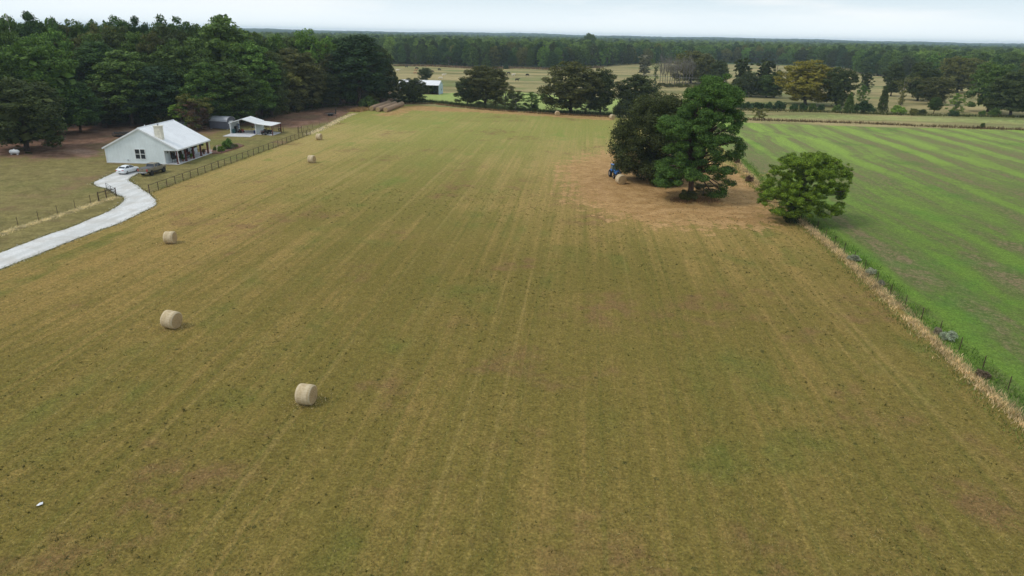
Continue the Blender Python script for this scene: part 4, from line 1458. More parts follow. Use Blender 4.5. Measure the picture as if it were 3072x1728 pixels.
# far end deck railing and patio
pat = [tuple((house.matrix_basis @ Vector((x, y, 0)))[:2]) for x, y in ((XP - .2, HL + 1.3), (HW + .8, HL + 1.3), (HW + 1.4, HL + 5.0), (XP - .2, HL + 5.0))]
tag(sheet('patio', pat, .07, M['pavers'], .12), kind='structure')


def on_house(name, x, y, z=0.12, rz=0.0):
    p = house.matrix_basis @ Vector((x, y, z))
    return empty(name, p, house.rotation_euler[2] + rz)


rl = on_house('porch_railing', XP + .1, HL - .4, .12)
mbr = MB().box(0, HW - XP - .4, -.03, .03, .85, .93).box(0, HW - XP - .4, -.02, .02, .1, .16)
mbr.build('handrail', M['redwood'], rl)
mbr = MB()
for i in range(12): mbr.box(.1 + i * .17, .14 + i * .17, -.015, .015, .16, .85)
mbr.build('balusters', M['redwood'], rl)
tag(rl, 'dark red railing closing the far end of the farmhouse porch', 'railing')

# hanging fern baskets
def basket(x, y, lb, s=1.0):
    r = on_house('hanging_basket', x, y, 0)
    MB().tube([(0, 0, 2.72), (0, 0, 2.2)], .012, 4).cyl((0, 0, 1.98), (0, 0, 2.16), .13, .19).build('pot', M['black'], r)
    g = np.random.default_rng(int(y * 10))
    C = np.array([[g.normal() * .16, g.normal() * .16, 2.12 + abs(g.normal()) * .08] for _ in range(10)]); Rr = np.full((10, 3), .2)
    V_, Q = leaf_cards(C, Rr, np.full(10, 60), .13, seed=int(y * 7))
    f = link_mesh('fern', mesh_np('fern', V_, quads=Q), M['leaf'], r); f.color = (.05, .09, .03, 1)
    tag(r, lb, 'hanging basket', 'fern baskets hanging from the porch beam')


for y, lb in ((1.6, 'fern basket hanging between the first and second red porch posts'), (4.7, 'fern basket hanging between the second and third red porch posts'),
              (7.6, 'left basket of the pair hanging between the third and fourth red posts'), (8.8, 'right basket of the pair hanging between the third and fourth red posts'), (11.4, 'fern basket nearest the far corner post of the porch')):
    basket(HW - .75, y, lb)


def rocking_chair(x, y, rz, lb, mat='redwood'):
    r = on_house('rocking_chair', x, y, .12, rz)
    MB().box(-.3, .3, -.28, .28, .40, .45).build('seat', M[mat], r)
    b = MB()
    for i in range(5): b.frustum(-.3, -.27, -.27 + i * .12, -.21 + i * .12, .45, -.5, -.47, -.27 + i * .12, -.21 + i * .12, 1.15)
    b.build('backrest', M[mat], r)
    for s_ in (-1, 1):
        MB().box(-.35, .3, s_ * .3 - .03, s_ * .3 + .03, .62, .66).build('armrest', M[mat], r)
        MB().tube([(-.55, s_ * .27, .14), (-.3, s_ * .27, .04), (.1, s_ * .27, .02), (.45, s_ * .27, .10)], .025, 5).build('rocker', M[mat], r)
        for xx in (-.26, .26): MB().box(xx - .025, xx + .025, s_ * .27 - .025, s_ * .27 + .025, .03, .62).build('leg', M[mat], r)
    tag(r, lb, 'rocking chair', 'porch chairs')


rocking_chair(XP + .75, 4.2, 0, 'dark rocking chair left of the red door on the porch', 'black')
rocking_chair(XP + .75, 7.0, 0, 'dark rocking chair right of the red door on the porch', 'black')
bt = on_house('porch_bench', XP + .55, 8.6)
MB().box(-.22, .25, -.65, .65, .40, .46).build('seat', M['redwood'], bt)
MB().box(-.28, -.22, -.65, .65, .46, .95).build('backrest', M['redwood'], bt)
for a_ in (-.55, .55):
    for b_ in (-.2, .2): MB().box(b_ - .03, b_ + .03, a_ - .03, a_ + .03, 0, .40).build('leg', M['redwood'], bt)
tag(bt, 'red brown bench against the porch wall near its far end', 'bench')
gr = on_house('barrel_smoker', XP + .9, 1.7)
MB().cyl((0, -.55, .95), (0, .55, .95), .32, n=14).build('drum', M['black'], gr, smooth=False)
for a_ in (-.4, .4):
    for b_ in (-.22, .22): MB().box(b_ - .025, b_ + .025, a_ - .025, a_ + .025, 0, .72).build('leg', M['black'], gr)
MB().cyl((0, -.5, 1.2), (0, -.5, 1.75), .06).build('smokestack', M['black'], gr)
tag(gr, 'black barrel smoker on legs beside the first red porch post', 'smoker')


def pot_plant(x, y, lb, h=.8, col='mid'):
    r = on_house('potted_plant', x, y)
    MB().cyl((0, 0, 0), (0, 0, .35), .17, .24, 12).build('pot', M['brick'], r)
    g = np.random.default_rng(int(x * 7 + y * 13))
    C = np.array([[g.normal() * .12, g.normal() * .12, .4 + g.random() * h] for _ in range(12)]); Rr = np.full((12, 3), .2)
    V_, Q = leaf_cards(C, Rr, np.full(12, 45), .14, seed=3)
    f = link_mesh('leaves', mesh_np('leaves', V_, quads=Q), M['leaf'], r); f.color = (*COLR[col], 1)
    tag(r, lb, 'potted plant', 'potted plants on the porch')


pot_plant(HW - .7, 3.1, 'leafy potted plant beside the second red porch post', .9)
pot_plant(HW - .7, 11.9, 'potted plant by the far corner post of the porch', .5, 'rust')
pot_plant(XP + .5, 9.9, 'potted plant by the white porch door', .8)
pot_plant(HW - .6, 6.2, 'potted plant at the third red porch post', .5, 'green')

# ------------------------------------------------------------------ flower bed beside the porch
bed = [G2(636, 461), G2(663, 459), G2(701, 447), G2(730, 437), G2(716, 431), G2(680, 432), G2(648, 438), G2(638, 448)]
bo_ = sheet('flower_bed', jag(bed, .5, .1, 4), .10, mat_paint('mulch', (.14, .075, .05), .95, var=.4, scale=4), .15)
tag(bo_, 'brown mulched flower bed beyond the farmhouse porch', 'flower bed')
em = MB()
pts_ = [Vector((*p, .12)) for p in (G2(636, 462), G2(663, 460), G2(701, 448), G2(731, 437.5))]
for a_, b_ in zip(pts_[:-1], pts_[1:]):
    n_ = int((b_ - a_).length / .3)
    for i in range(n_):
        p = a_.lerp(b_, i / n_); em.box(p.x, p.x + .26, p.y - .07, p.y + .07, 0, .2 + random.uniform(-.02, .02))
eb = em.build('bed_edging', M['brick']); tag(eb, 'low brick edging curving round the front of the flower bed', 'edging')
plant_px('shrub', 684, 447, 412, 34, 'green', 'tall green bush in the middle of the flower bed', seed=0, cat='bush', name='garden_bush')
plant_px('shrub', 662, 455, 436, 26, 'lime', 'pale yellow green bush at the left of the flower bed', seed=1, cat='bush', name='garden_bush')
plant_px('shrub', 694, 447, 427, 26, 'grey', 'silvery bush at the right of the flower bed', seed=2, cat='bush', name='garden_bush')
plant_px('shrub', 646, 452, 438, 13, 'mid', 'slim dark bush by the porch corner', seed=1, cat='bush', name='garden_bush')
plant_px('shrub', 708, 443, 430, 14, 'olive', 'little olive plant at the tip of the flower bed', seed=2, cat='bush', name='garden_bush')
st = empty('garden_statue', G(653, 455))
MB().cyl((0, 0, 0), (0, 0, .35), .22, .18, 8).build('pedestal', M['cream'], st)
MB().tube([(0, 0, .35), (0, 0, .7), (0, 0, 1.0), (0, 0, 1.2), (0, 0, 1.38)], [.15, .19, .13, .06, .10], 8).build('figure', M['cream'], st)
tag(st, 'small cream garden statue among the plants of the flower bed', 'statue')

# ------------------------------------------------------------------ open garage
gA, gB = G(692.6, 401.5), G(769, 403)
gar, GW = frame(gA, gB, 'open_garage')
GD = 6.0; GE = 2.75; GR = 3.75
tag(gar, 'white open ended metal garage with gable roof and a lean-to awning', 'garage')
MB().box(-.1, GW + .1, -.02, GD + .2, -.2, .10).build('floor_slab', M['concrete'], gar)
MB().box(0, .08, 0, GD, .1, GE).build('wall', M['wally'], gar)
MB().box(GW - .08, GW, 0, GD, .1, GE).build('wall', M['wally'], gar)
for x in (-.03, GW - .13): MB().box(x, x + .16, -.05, .0, .1, GE).build('corner_post', M['white'], gar)
r_ = MB()
r_.add(slope(-.2, GE - .06, GW / 2, GR, -.35, GD + .2, .07), FQ); r_.add(slope(GW / 2, GR, GW + .2, GE - .06, -.35, GD + .2, .07), FQ)
r_.build('roof', M['roof'], gar)
MB().add(slope(-.2, GE - .16, GW / 2, GR - .10, -.38, -.30, .2), FQ).add(slope(GW / 2, GR - .10, GW + .2, GE - .16, -.38, -.30, .2), FQ).build('gable_trim', M['white'], gar)
gi_ = gar.matrix_basis.inverted()
def gl(p, z=0): q = gi_ @ Vector((p[0], p[1], 0)); return (q.x, q.y, z)
a1 = gl(G(818.4, 406.7)); a2 = gl(G(843.9, 398))
aw = [(GW + .1, -.30), (a1[0] - .05, a1[1] - .2), (a2[0] + .15, a2[1] + .2), (GW + .1, GD - .2)]
am = MB(); zz = [GE - .14, 2.36, 2.42, GE - .14]
am.add([(x, y, z) for (x, y), z in zip(aw, zz)] + [(x, y, z + .07) for (x, y), z in zip(aw, zz)], FQ)
awn = am.build('awning_roof', mat_ribbed('awning_sheet', (.84, .84, .85), .4, 'x', .4), gar)
for q in (a1, a2): MB().box(q[0] - .10, q[0] + .10, q[1] - .10, q[1] + .10, 0, 2.40).build('awning_post', M['redwood'], gar)
MB().add([(GW + .11, -.1, -.1), (a1[0], a1[1], -.1), (a2[0], a2[1], -.1), (GW + .11, GD - .4, -.1), (GW + .11, -.1, .09), (a1[0], a1[1], .09), (a2[0], a2[1], .09), (GW + .11, GD - .4, .09)], FQ).build('awning_slab', M['concrete'], gar)
ap = [G2(668.5, 409.5), G2(750.5, 411.5), tuple((gar.matrix_basis @ Vector((GW + .1, -.03, 0)))[:2]), tuple((gar.matrix_basis @ Vector((-.1, -.03, 0)))[:2])]
apn = sheet('concrete_apron', ap, .10, M['concrete'], .2); tag(apn, kind='structure')


def in_gar(name, x, y, z=.10, rz=0): return empty(name, gar.matrix_basis @ Vector((x, y, z)), gar.rotation_euler[2] + rz)


b = in_gar('trash_can', .65, .5)
MB().frustum(-.28, .28, -.28, .28, 0, -.34, .34, -.34, .34, .95).build('bin', M['teal'], b); MB().box(-.36, .36, -.36, .38, .96, 1.03).build('lid', M['teal'], b)
for s_ in (-1, 1): MB().cyl((s_ * .3, .3, .12), (s_ * .36, .3, .12), .12).build('wheel', M['rubber'], b)
tag(b, 'dark teal trash can just inside the left wall of the garage', 'trash can')
b = in_gar('tool_cabinet', .5, 2.6)
MB().box(-.3, .3, -.5, .5, 0, 1.5).build('cabinet', M['black'], b)
for i in range(4): MB().box(.302, .33, -.44, .44, .2 + i * .32, .46 + i * .32).build('drawer', M['steel'], b)
tag(b, 'black tool cabinet against the left wall of the garage', 'cabinet')
b = in_gar('wall_shelf', .35, 4.4)
for i in range(4): MB().box(-.22, .22, -.6, .6, .4 + i * .5, .44 + i * .5).build('shelf', M['steel'], b)
for a_ in (-.6, .6):
    for c in (-.2, .2): MB().box(c - .02, c + .02, a_ - .02, a_ + .02, 0, 2.0).build('upright', M['steel'], b)
MB().box(-.15, .15, -.4, 0, .94, 1.2).box(-.15, .15, .1, .4, 1.44, 1.75).build('boxes', M['blue'], b)
tag(b, 'metal shelf with blue boxes at the back of the left garage wall', 'shelf')

# red garden tractor
b = in_gar('lawn_mower', 1.9, 1.9, .10, math.radians(65))
MB().frustum(.15, .85, -.25, .25, .35, .2, .75, -.2, .2, .85).build('hood', M['red'], b, bevel=.05)
MB().box(-.55, .2, -.38, .38, .35, .48).build('fender', M['red'], b, bevel=.03)
MB().box(-.45, -.05, -.2, .2, .48, .62).box(-.50, -.42, -.2, .2, .6, .95).build('seat', M['black'], b)
MB().box(-.35, .35, -.5, .5, .1, .26).build('mower_deck', M['red'], b)
MB().tube([(.18, 0, .6), (.02, 0, .98)], .02, 5).torus((.0, 0, 1.0), .16, .02, 'z').build('steering_wheel', M['black'], b)
for x_, r_, w_ in ((-.4, .26, .14), (.6, .19, .09)):
    for s_ in (-1, 1): MB().cyl((x_, s_ * .36 - w_, r_), (x_, s_ * .36 + w_, r_), r_, n=14).build('wheel', M['rubber'], b)
tag(b, 'red ride-on lawn mower parked inside the garage', 'lawn mower')
# work bench
b = in_gar('workbench', 4.6, GD - .6)
MB().box(-1.3, 1.3, -.35, .35, .78, .84).build('bench_top', M['steel'], b)
for a_ in (-1.2, 1.2):
    for c in (-.3, .3): MB().box(a_ - .03, a_ + .03, c - .03, c + .03, 0, .78).build('leg', M['steel'], b)
tag(b, 'long steel workbench at the rear opening of the garage', 'workbench')
for i, (x_, m_, lb, w_, h_) in enumerate([(3.65, 'redwood', 'dark red grinder on the left end of the workbench', .22, .34), (4.25, 'black', 'small black vice on the workbench', .15, .25), (4.95, 'red', 'low dark red toolbox on the workbench', .3, .26), (5.6, 'teal', 'dark cooler box on the right end of the workbench', .25, .55)]):
    r = in_gar(['bench_grinder', 'bench_vice', 'toolbox', 'cooler_box'][i], x_, GD - .6, .94)
    if i == 0:
        MB().box(-.1, .1, -.08, .08, 0, .18).build('base', M[m_], r)
        for s_ in (-1, 1): MB().cyl((s_ * .14, 0, .25), (s_ * .2, 0, .25), .12).build('wheel', M['black'], r)
        MB().cyl((-.14, 0, .25), (.14, 0, .25), .08).build('motor', M[m_], r)
    elif i == 1:
        MB().box(-.12, .12, -.1, .1, 0, .1).box(-.05, .05, -.05, .05, .1, .24).build('base', M[m_], r); MB().box(-.1, -.06, -.07, .07, .16, .28).box(.06, .1, -.07, .07, .16, .28).build('jaws', M[m_], r)
    else:
        MB().box(-w_, w_, -.18, .18, 0, h_ * .75).build('box', M[m_], r, bevel=.02); MB().frustum(-w_, w_, -.18, .18, h_ * .76, -w_ * .9, w_ * .9, -.15, .15, h_).build('lid', M[m_], r)
        MB().tube([(-w_ * .5, 0, h_), (-w_ * .4, 0, h_ + .08), (w_ * .4, 0, h_ + .08), (w_ * .5, 0, h_)], .015, 4).build('handle', M['black'], r)
    tag(r, lb, 'tool' if i < 3 else 'cooler')
b = in_gar('barrel', GW - .5, .4)
MB().cyl((0, 0, 0), (0, 0, .9), .28, n=16).torus((0, 0, .3), .28, .015, 'z').torus((0, 0, .6), .28, .015, 'z').build('drum', mat_paint('navy', (.02, .03, .09), .5), b)
MB().cyl((0, 0, .9), (0, 0, .93), .26, n=16).build('lid', M['white'], b)
tag(b, 'navy blue barrel with pale lid inside the right wall of the garage', 'barrel')

# side by side buggy under the awning
ub = G(800, 404)
b = empty('utility_buggy', (ub[0], ub[1] + .2, .09), gar.rotation_euler[2] + math.radians(62))
MB().box(-1.3, 1.3, -.55, .55, .40, .62).frustum(.6, 1.45, -.55, .55, .62, .6, 1.3, -.5, .5, .98).build('body', M['black'], b, bevel=.05)
MB().box(-1.45, -.45, -.62, .62, .75, 1.0).build('cargo_bed', M['black'], b, bevel=.03)
MB().box(-.4, .0, -.5, .5, .62, .85).box(-.48, -.38, -.5, .5, .85, 1.35).build('seat', M['rubber'], b, bevel=.04)
cg = MB()
for s_ in (-1, 1):
    cg.tube([(.75, s_ * .52, .95), (.35, s_ * .52, 1.78), (-.5, s_ * .52, 1.8), (-.6, s_ * .52, .9)], .035, 6)
for x_ in (.35, -.5): cg.tube([(x_, -.52, 1.79), (x_, .52, 1.79)], .035, 6)
cg.build('roll_cage', M['black'], b)
MB().box(-.5, .35, -.5, .5, 1.82, 1.86).build('canopy', M['black'], b)
MB().torus((.35, .25, 1.12), .16, .02, 'x').build('steering_wheel', M['black'], b)
for s_ in (-1, 1): MB().box(-1.49, -1.455, s_ * .45 - .08, s_ * .45 + .08, .78, .86).build('tail_light', M['taillight'], b)
MB().box(-1.47, -1.452, -.25, .25, .80, .84).build('tailgate_handle', M['steel'], b)
for x_ in (-.9, .95):
    for s_ in (-1, 1):
        w_ = MB().cyl((x_, s_ * .62 - .13, .33), (x_, s_ * .62 + .13, .33), .33, n=16).build('wheel', M['rubber'], b, bevel=.03)
        MB().cyl((x_, s_ * .62 - .135, .33), (x_, s_ * .62 + .135, .33), .17, n=12).build('rim', M['steel'], w_)
tag(b, 'black side by side utility buggy parked under the garage awning', 'buggy')

# pipe panel behind the awning
pa, pb = G(822, 397), G(851, 397.5)
b, PL = frame(pa, pb, 'cattle_gate')
for z in (.35, .7, 1.05, 1.4): MB().tube([(0, 0, z), (PL, 0, z)], .03, 5).build('rail', M['rust'], b)
for x_ in (0, PL / 2, PL): MB().tube([(x_, 0, 0), (x_, 0, 1.5)], .05, 6).build('post', M['rust'], b)
tag(b, 'rusty pipe cattle gate standing behind the garage awning', 'cattle gate')
b = empty('tire', (float(pa[0]) + PL * .62, float(pa[1]) - .15, .75)); MB().torus((0, 0, 0), .28, .1, 'y').build('tread', M['rubber'], b); tag(b, 'old tire hung on the rusty cattle gate', 'tire')

# ------------------------------------------------------------------ grey barn shaped shed
sA, sB = G(630, 385.5), G(684, 388.8)
shed, SW = frame(sA, sB, 'garden_shed')
SD = 3.1
tag(shed, 'dark grey garden shed with rounded pale roof at the wood edge', 'shed')
MB().box(0, SW, 0, SD, .15, 2.0).build('wall', M['shed'], shed)
prof = [(SD * .5 - SD * .56 * math.cos(math.pi * i / 10), 2.0 + 1.15 * math.sin(math.pi * i / 10) ** .8) for i in range(11)]
rm = MB(); n_ = 11
vs = [(-.1, y, z) for y, z in prof] + [(SW + .15, y, z) for y, z in prof]
rm.add(vs, [(i, i + 1, n_ + i + 1, n_ + i) for i in range(10)])
so_ = rm.build('roof', M['shedroof'], shed); sm_ = so_.modifiers.new('s', 'SOLIDIFY'); sm_.thickness = .06; sm_.offset = 1
MB().add([(0, y, z) for y, z in prof[::1]] + [(.02, y, z) for y, z in prof], [tuple(range(11)), tuple(range(21, 10, -1))] + [(i, i + 1, 12 + i, 11 + i) for i in range(10)]).build('gable', M['shed'], shed)
MB().add([(SW - .02, y, z) for y, z in prof] + [(SW, y, z) for y, z in prof], [tuple(range(11)), tuple(range(21, 10, -1))] + [(i, i + 1, 12 + i, 11 + i) for i in range(10)]).build('gable', M['shed'], shed)
dr = MB().box(SW + .002, SW + .05, .75, 2.3, .2, 2.15).build('door', M['white'], shed)
MB().box(SW + .052, SW + .08, 1.45, 1.5, .25, 2.1).build('door_seam', M['steel'], dr)
for x_ in (.3, SW - .3):
    for y_ in (.2, SD - .2): MB().box(x_ - .2, x_ + .2, y_ - .15, y_ + .15, 0, .148).build('foundation_block', M['concrete'], shed)

# ------------------------------------------------------------------ white car
def wheels(root, xs, tw, r, w, rimc='steel', n=20):
    for x_ in xs:
        for s_ in (-1, 1):
            o_ = MB().cyl((x_, s_ * tw - w / 2, r), (x_, s_ * tw + w / 2, r), r, n=n).build('wheel', M['rubber'], root, bevel=.03)
            MB().cyl((x_, s_ * (tw + w / 2 + .004), r), (x_, s_ * (tw + w / 2 - .05), r), r * .62, n=16).build('rim', M[rimc], o_)


def loft(sections):
    """sections: list of (x, [(y, z) ...half outline bottom to top]) mirrored"""
    mb = MB(); vs = []; fs = []; n = None
    for x_, half in sections:
        ring = [(x_, y, z) for y, z in half] + [(x_, -y, z) for y, z in half[::-1]]
        n = len(ring); vs += ring
    for k in range(len(sections) - 1):
        for i in range(n): fs.append((k * n + i, k * n + (i + 1) % n, (k + 1) * n + (i + 1) % n, (k + 1) * n + i))
    fs += [tuple(range(n)), tuple(range(len(vs) - 1, len(vs) - 1 - n, -1))]
    return mb.add(vs, fs)


def body_sec(x_, w, zb, zbelt, zt, wt):
    return (x_, [(w * .86, zb), (w, zb + .12), (w * 1.0, (zb + zbelt) / 2), (w * .97, zbelt - .04), (wt, zt), (wt * .6, zt + .03)])


c0 = (G(357.5, 523.3) + G(385.8, 522.8)) / 2
car = empty('parked_car', (c0[0], c0[1], .06), math.radians(90 - 8))
# x = 0 at the rear axle, +x forwards
bs = [body_sec(-.98, .66, .42, .86, .92, .55), body_sec(-.88, .80, .30, .98, 1.02, .66), body_sec(-.45, .87, .24, 1.0, 1.05, .74), body_sec(0.3, .885, .22, .98, 1.0, .80), body_sec(1.3, .885, .22, .95, .97, .80),
      body_sec(2.0, .88, .22, .92, .96, .78), body_sec(2.7, .87, .24, .86, .90, .72), body_sec(3.15, .82, .28, .76, .80, .64), body_sec(3.42, .66, .36, .62, .66, .50)]
loft(bs).build('body', M['carwhite'], car, smooth=True)
# cabin: roof over darker glass
cab = [(-.50, .66, 1.00, .64, 1.02), (-.05, .70, 1.0, .60, 1.28), (.45, .72, .98, .56, 1.42), (1.15, .72, .96, .56, 1.43), (1.55, .72, .95, .58, 1.36), (2.25, .68, .92, .64, .96)]
gm = MB(); vs = []; fs = []
for x_, wb, zb_, wt, zt in cab: vs += [(x_, wb, zb_), (x_, wt, zt), (x_, -wt, zt), (x_, -wb, zb_)]
for k in range(len(cab) - 1):
    for i in range(3): fs.append((k * 4 + i, k * 4 + i + 1, (k + 1) * 4 + i + 1, (k + 1) * 4 + i))
gm.add(vs, fs).build('cabin_glass', M['glass'], car)
rm = MB(); vs = []; fs = []
for x_, wb, zb_, wt, zt in cab[1:5]: vs += [(x_, wt + .02, zt - .02), (x_, wt * .7, zt + .035), (x_, -wt * .7, zt + .035), (x_, -wt - .02, zt - .02)]
for k in range(3):
    for i in range(3): fs.append((k * 4 + i, k * 4 + i + 1, (k + 1) * 4 + i + 1, (k + 1) * 4 + i))
rm.add(vs, fs)
for s_ in (-1, 1):
    rm.tube([(-.52, s_ * .68, 1.0), (-.05, s_ * .62, 1.30)], .06, 5).tube([(2.25, s_ * .68, .93), (1.55, s_ * .59, 1.37)], .035, 5).tube([(.85, s_ * .73, .97), (.8, s_ * .57, 1.42)], .035, 5)
rm.build('roof', M['carwhite'], car)
wheels(car, (0, 2.6), .78, .31, .2)
for s_ in (-1, 1):
    MB().box(-1.0, -.84, s_ * .60 - .18, s_ * .60 + .18, .74, .86).build('tail_light', M['taillight'], car, bevel=.02)
    MB().box(1.75, 1.9, s_ * .95 - .08, s_ * .95 + .08, .95, 1.06).build('wing_mirror', M['carwhite'], car, bevel=.03)
    MB().box(3.2, 3.36, s_ * .56 - .13, s_ * .56 + .13, .58, .70).build('headlight', M['steel'], car)
MB().box(-1.0, -.97, -.2, .2, .60, .72).build('licence_plate', M['steel'], car)
tag(car, 'white sedan parked on the gravel in front of the farmhouse', 'car')

# ------------------------------------------------------------------ bronze pickup
p0 = (G(426.7, 525.8) + G(459, 526.3)) / 2
tk = empty('pickup_truck', (p0[0], p0[1], 0), math.radians(90 - 8))
MB().box(-1.15, 1.05, -.92, .92, .78, 1.38).build('bed', M['bronze'], tk, bevel=.06)
MB().box(-1.10, 1.0, -.84, .84, 1.382, 1.43).build('bed_cover', M['greybed'], tk)
bs = [(1.08, [(.92, .70), (.95, .9), (.93, 1.36), (.80, 1.40)]), (2.75, [(.92, .70), (.95, .9), (.93, 1.34), (.80, 1.38)]), (3.3, [(.92, .72), (.95, .95), (.93, 1.30), (.78, 1.36)]), (4.15, [(.92, .76), (.94, .95), (.90, 1.25), (.7, 1.30)]), (4.42, [(.80, .80), (.84, .95), (.80, 1.16), (.6, 1.20)])]
loft(bs).build('body', M['bronze'], tk, bevel=.04)
MB().frustum(1.10, 3.15, -.84, .84, 1.37, 1.28, 2.55, -.70, .70, 1.90).build('cabin_glass', M['glass'], tk)
cr2 = MB().frustum(1.22, 2.62, -.74, .74, 1.885, 1.32, 2.5, -.64, .64, 1.96)
for s_ in (-1, 1):
    cr2.tube([(1.10, s_ * .85, 1.38), (1.27, s_ * .72, 1.90)], .07, 5).tube([(3.16, s_ * .85, 1.36), (2.56, s_ * .72, 1.90)], .05, 5).tube([(2.05, s_ * .86, 1.37), (2.0, s_ * .72, 1.9)], .05, 5)
cr2.build('cab_roof', M['bronze'], tk)
for x_ in (0, 3.45):
    for s_ in (-1, 1):
        MB().tube([(x_ - .56, s_ * .95, .72), (x_ - .42, s_ * .97, 1.06), (x_, s_ * .98, 1.16), (x_ + .42, s_ * .97, 1.06), (x_ + .56, s_ * .95, .72)], .07, 6).build('fender_flare', M['bronze'], tk)
wheels(tk, (0, 3.45), .86, .47, .32, 'black')
MB().box(-1.42, -1.17, -.90, .90, .62, .80).build('rear_bumper', M['steel'], tk, bevel=.04)
MB().box(-1.19, -1.152, -.72, .72, .84, 1.34).build('tailgate', M['bronze'], tk, bevel=.02)
MB().box(-1.21, -1.192, -.14, .14, 1.18, 1.26).build('tailgate_handle', M['black'], tk)
MB().box(-1.10, 3.9, -.5, .5, .48, .70).build('chassis', M['black'], tk)
MB().box(.7, 2.9, .86, 1.0, .50, .58).box(.7, 2.9, -1.0, -.86, .50, .58).build('step_rail', M['black'], tk)
for s_ in (-1, 1):
    MB().box(-1.20, -1.05, s_ * .84 - .09, s_ * .84 + .09, .92, 1.32).build('tail_light', M['taillight'], tk, bevel=.02)
    MB().box(2.75, 2.92, s_ * 1.08 - .14, s_ * 1.08 + .14, 1.38, 1.62).build('wing_mirror', M['bronze'], tk, bevel=.03)
    MB().box(4.3, 4.44, s_ * .62 - .16, s_ * .62 + .16, .98, 1.12).build('headlight', M['steel'], tk)
MB().box(-1.43, -1.422, -.16, .16, .66, .77).build('licence_plate', M['white'], tk)
tag(tk, 'lifted bronze crew cab pickup parked on the grass beside the white sedan', 'pickup')


# ------------------------------------------------------------------ fences
def pipe_fence(name, pts, lb, h=1.35, pr=.055, rails=(1.33,), wires=(.3, .6, .9), mat='rust', thick_every=0, wr=.018):
    root = empty(name, pts[0])
    o0 = Vector(pts[0])
    L = [Vector(p) - o0 for p in pts]
    for i, p in enumerate(L):
        r = pr * (1.3 if thick_every and i % thick_every == 0 else 1)
        MB().tube([(p.x, p.y, -.05), (p.x + random.uniform(-.02, .02), p.y, h + (.08 if thick_every and i % thick_every == 0 else 0))], r, 6).build('post', M[mat], root)
    for z in rails: MB().tube([(p.x, p.y, z) for p in L], pr * .75, 5).build('top_rail', M[mat], root)
    for z in wires: MB().tube([(p.x, p.y, z) for p in L], wr, 4).build('wire', M[mat], root)
    tag(root, lb, 'fence')
    return root


fa, fb = G(449, 580), G(931, 404)
pf = []
NP = 29
for i in range(NP):
    f = i / (NP - 1)
    p = fa + (fb - fa) * f
    pf.append((p[0], p[1], 0))
pipe_fence('pipe_fence', pf, 'long rusty pipe fence between the yard and the hay field', thick_every=9)
gp_ = [G(x / 4.2615, y / 4.2615 + 480) for x, y in ((1268, 533), (1365, 500), (1490, 472))]
pipe_fence('pipe_fence', [tuple(p) for p in gp_], 'short three post pipe fence beside the open gate of the driveway', h=1.5, rails=(1.3,), wires=(.4, .85), pr=.07)
lp_ = [G(x / 4.2615, y / 4.2615 + 480) for x, y in ((-560, 1130), (-280, 1030), (-20, 945), (235, 855), (497, 778), (740, 700), (965, 632), (1163, 560), (1262, 534))]
pipe_fence('wire_fence', [tuple(p) for p in lp_], 'thin wire fence with slim posts running left from the driveway gate', h=1.35, rails=(), wires=(.4, .8, 1.15), pr=.035, wr=.008)
# open gate
q0 = G(349.6, 590.8); q1 = G(321, 573)
gt, GL = frame(q0, q1, 'farm_gate')
for z in (.25, .5, .75, 1.0, 1.3): MB().tube([(0, 0, z), (GL, 0, z)], .03, 5).build('rail', M['black'], gt)
for x_ in (.03, GL / 2, GL): MB().tube([(x_, 0, .22), (x_, 0, 1.32)], .035, 5).build('upright', M['black'], gt)
MB().tube([(0.05, 0, 1.28), (GL - .05, 0, .27)], .022, 4).build('brace', M['black'], gt)
tag(gt, 'dark tubular farm gate swung open beside the gravel drive', 'gate')
# wire fence of the bright field
rp = [(118, 108), (172, 170), (232, 218), (298, 262), (366, 322), (438, 385), (520, 470), (612, 555), (712, 635), (823, 722), (945, 815), (1080, 930), (1238, 1060), (1408, 1205), (1600, 1370)]
rp = [G(x / 2.264 + 2400, y / 2.264 + 640) for x, y in rp]
pipe_fence('wire_fence', [tuple(p) for p in rp], 'sagging wire fence on dark steel posts between hay field and bright green field', h=1.25, rails=(), wires=(.35, .7, 1.05), pr=.035, wr=.006)
up_ = [G(x, y) for x, y in ((2205, 478), (2222, 500), (2240, 522), (2258, 545), (2275, 562), (2300, 585))]
pipe_fence('wire_fence', [tuple(p) for p in up_], 'short stretch of wire fence seen between the pine and the yellow green tree', h=1.2, rails=(), wires=(.35, .7, 1.05), pr=.035, wr=.006)
# small H brace and posts beyond the pipe fence end
hp = [G(560 + x / 6.0375, 300 + y / 6.0375) for x, y in ((2020, 595), (2035, 592), (2085, 585))]
b = empty('brace_posts', tuple(hp[0]))
for p in hp: d_ = p - hp[0]; MB().tube([(d_[0], d_[1], 0), (d_[0], d_[1], 1.6)], .06, 6).build('post', M['rust'], b)
d_ = hp[2] - hp[0]; MB().tube([(0, 0, 1.2), (d_[0], d_[1], 1.2)], .05, 5).build('cross_bar', M['rust'], b)
tag(b, 'rusty brace of three posts behind the far end of the pipe fence', 'fence brace')
fw_ = [G(x, y) for x, y in ((911, 397), (924, 392), (938, 386), (960, 378), (985, 367), (1010, 357), (1040, 345))]
pipe_fence('wire_fence', [tuple(p) for p in fw_], 'faint wire fence leading from the pipe fence towards the bale stack', h=1.2, rails=(), wires=(.5, 1.0), pr=.03, wr=.008)

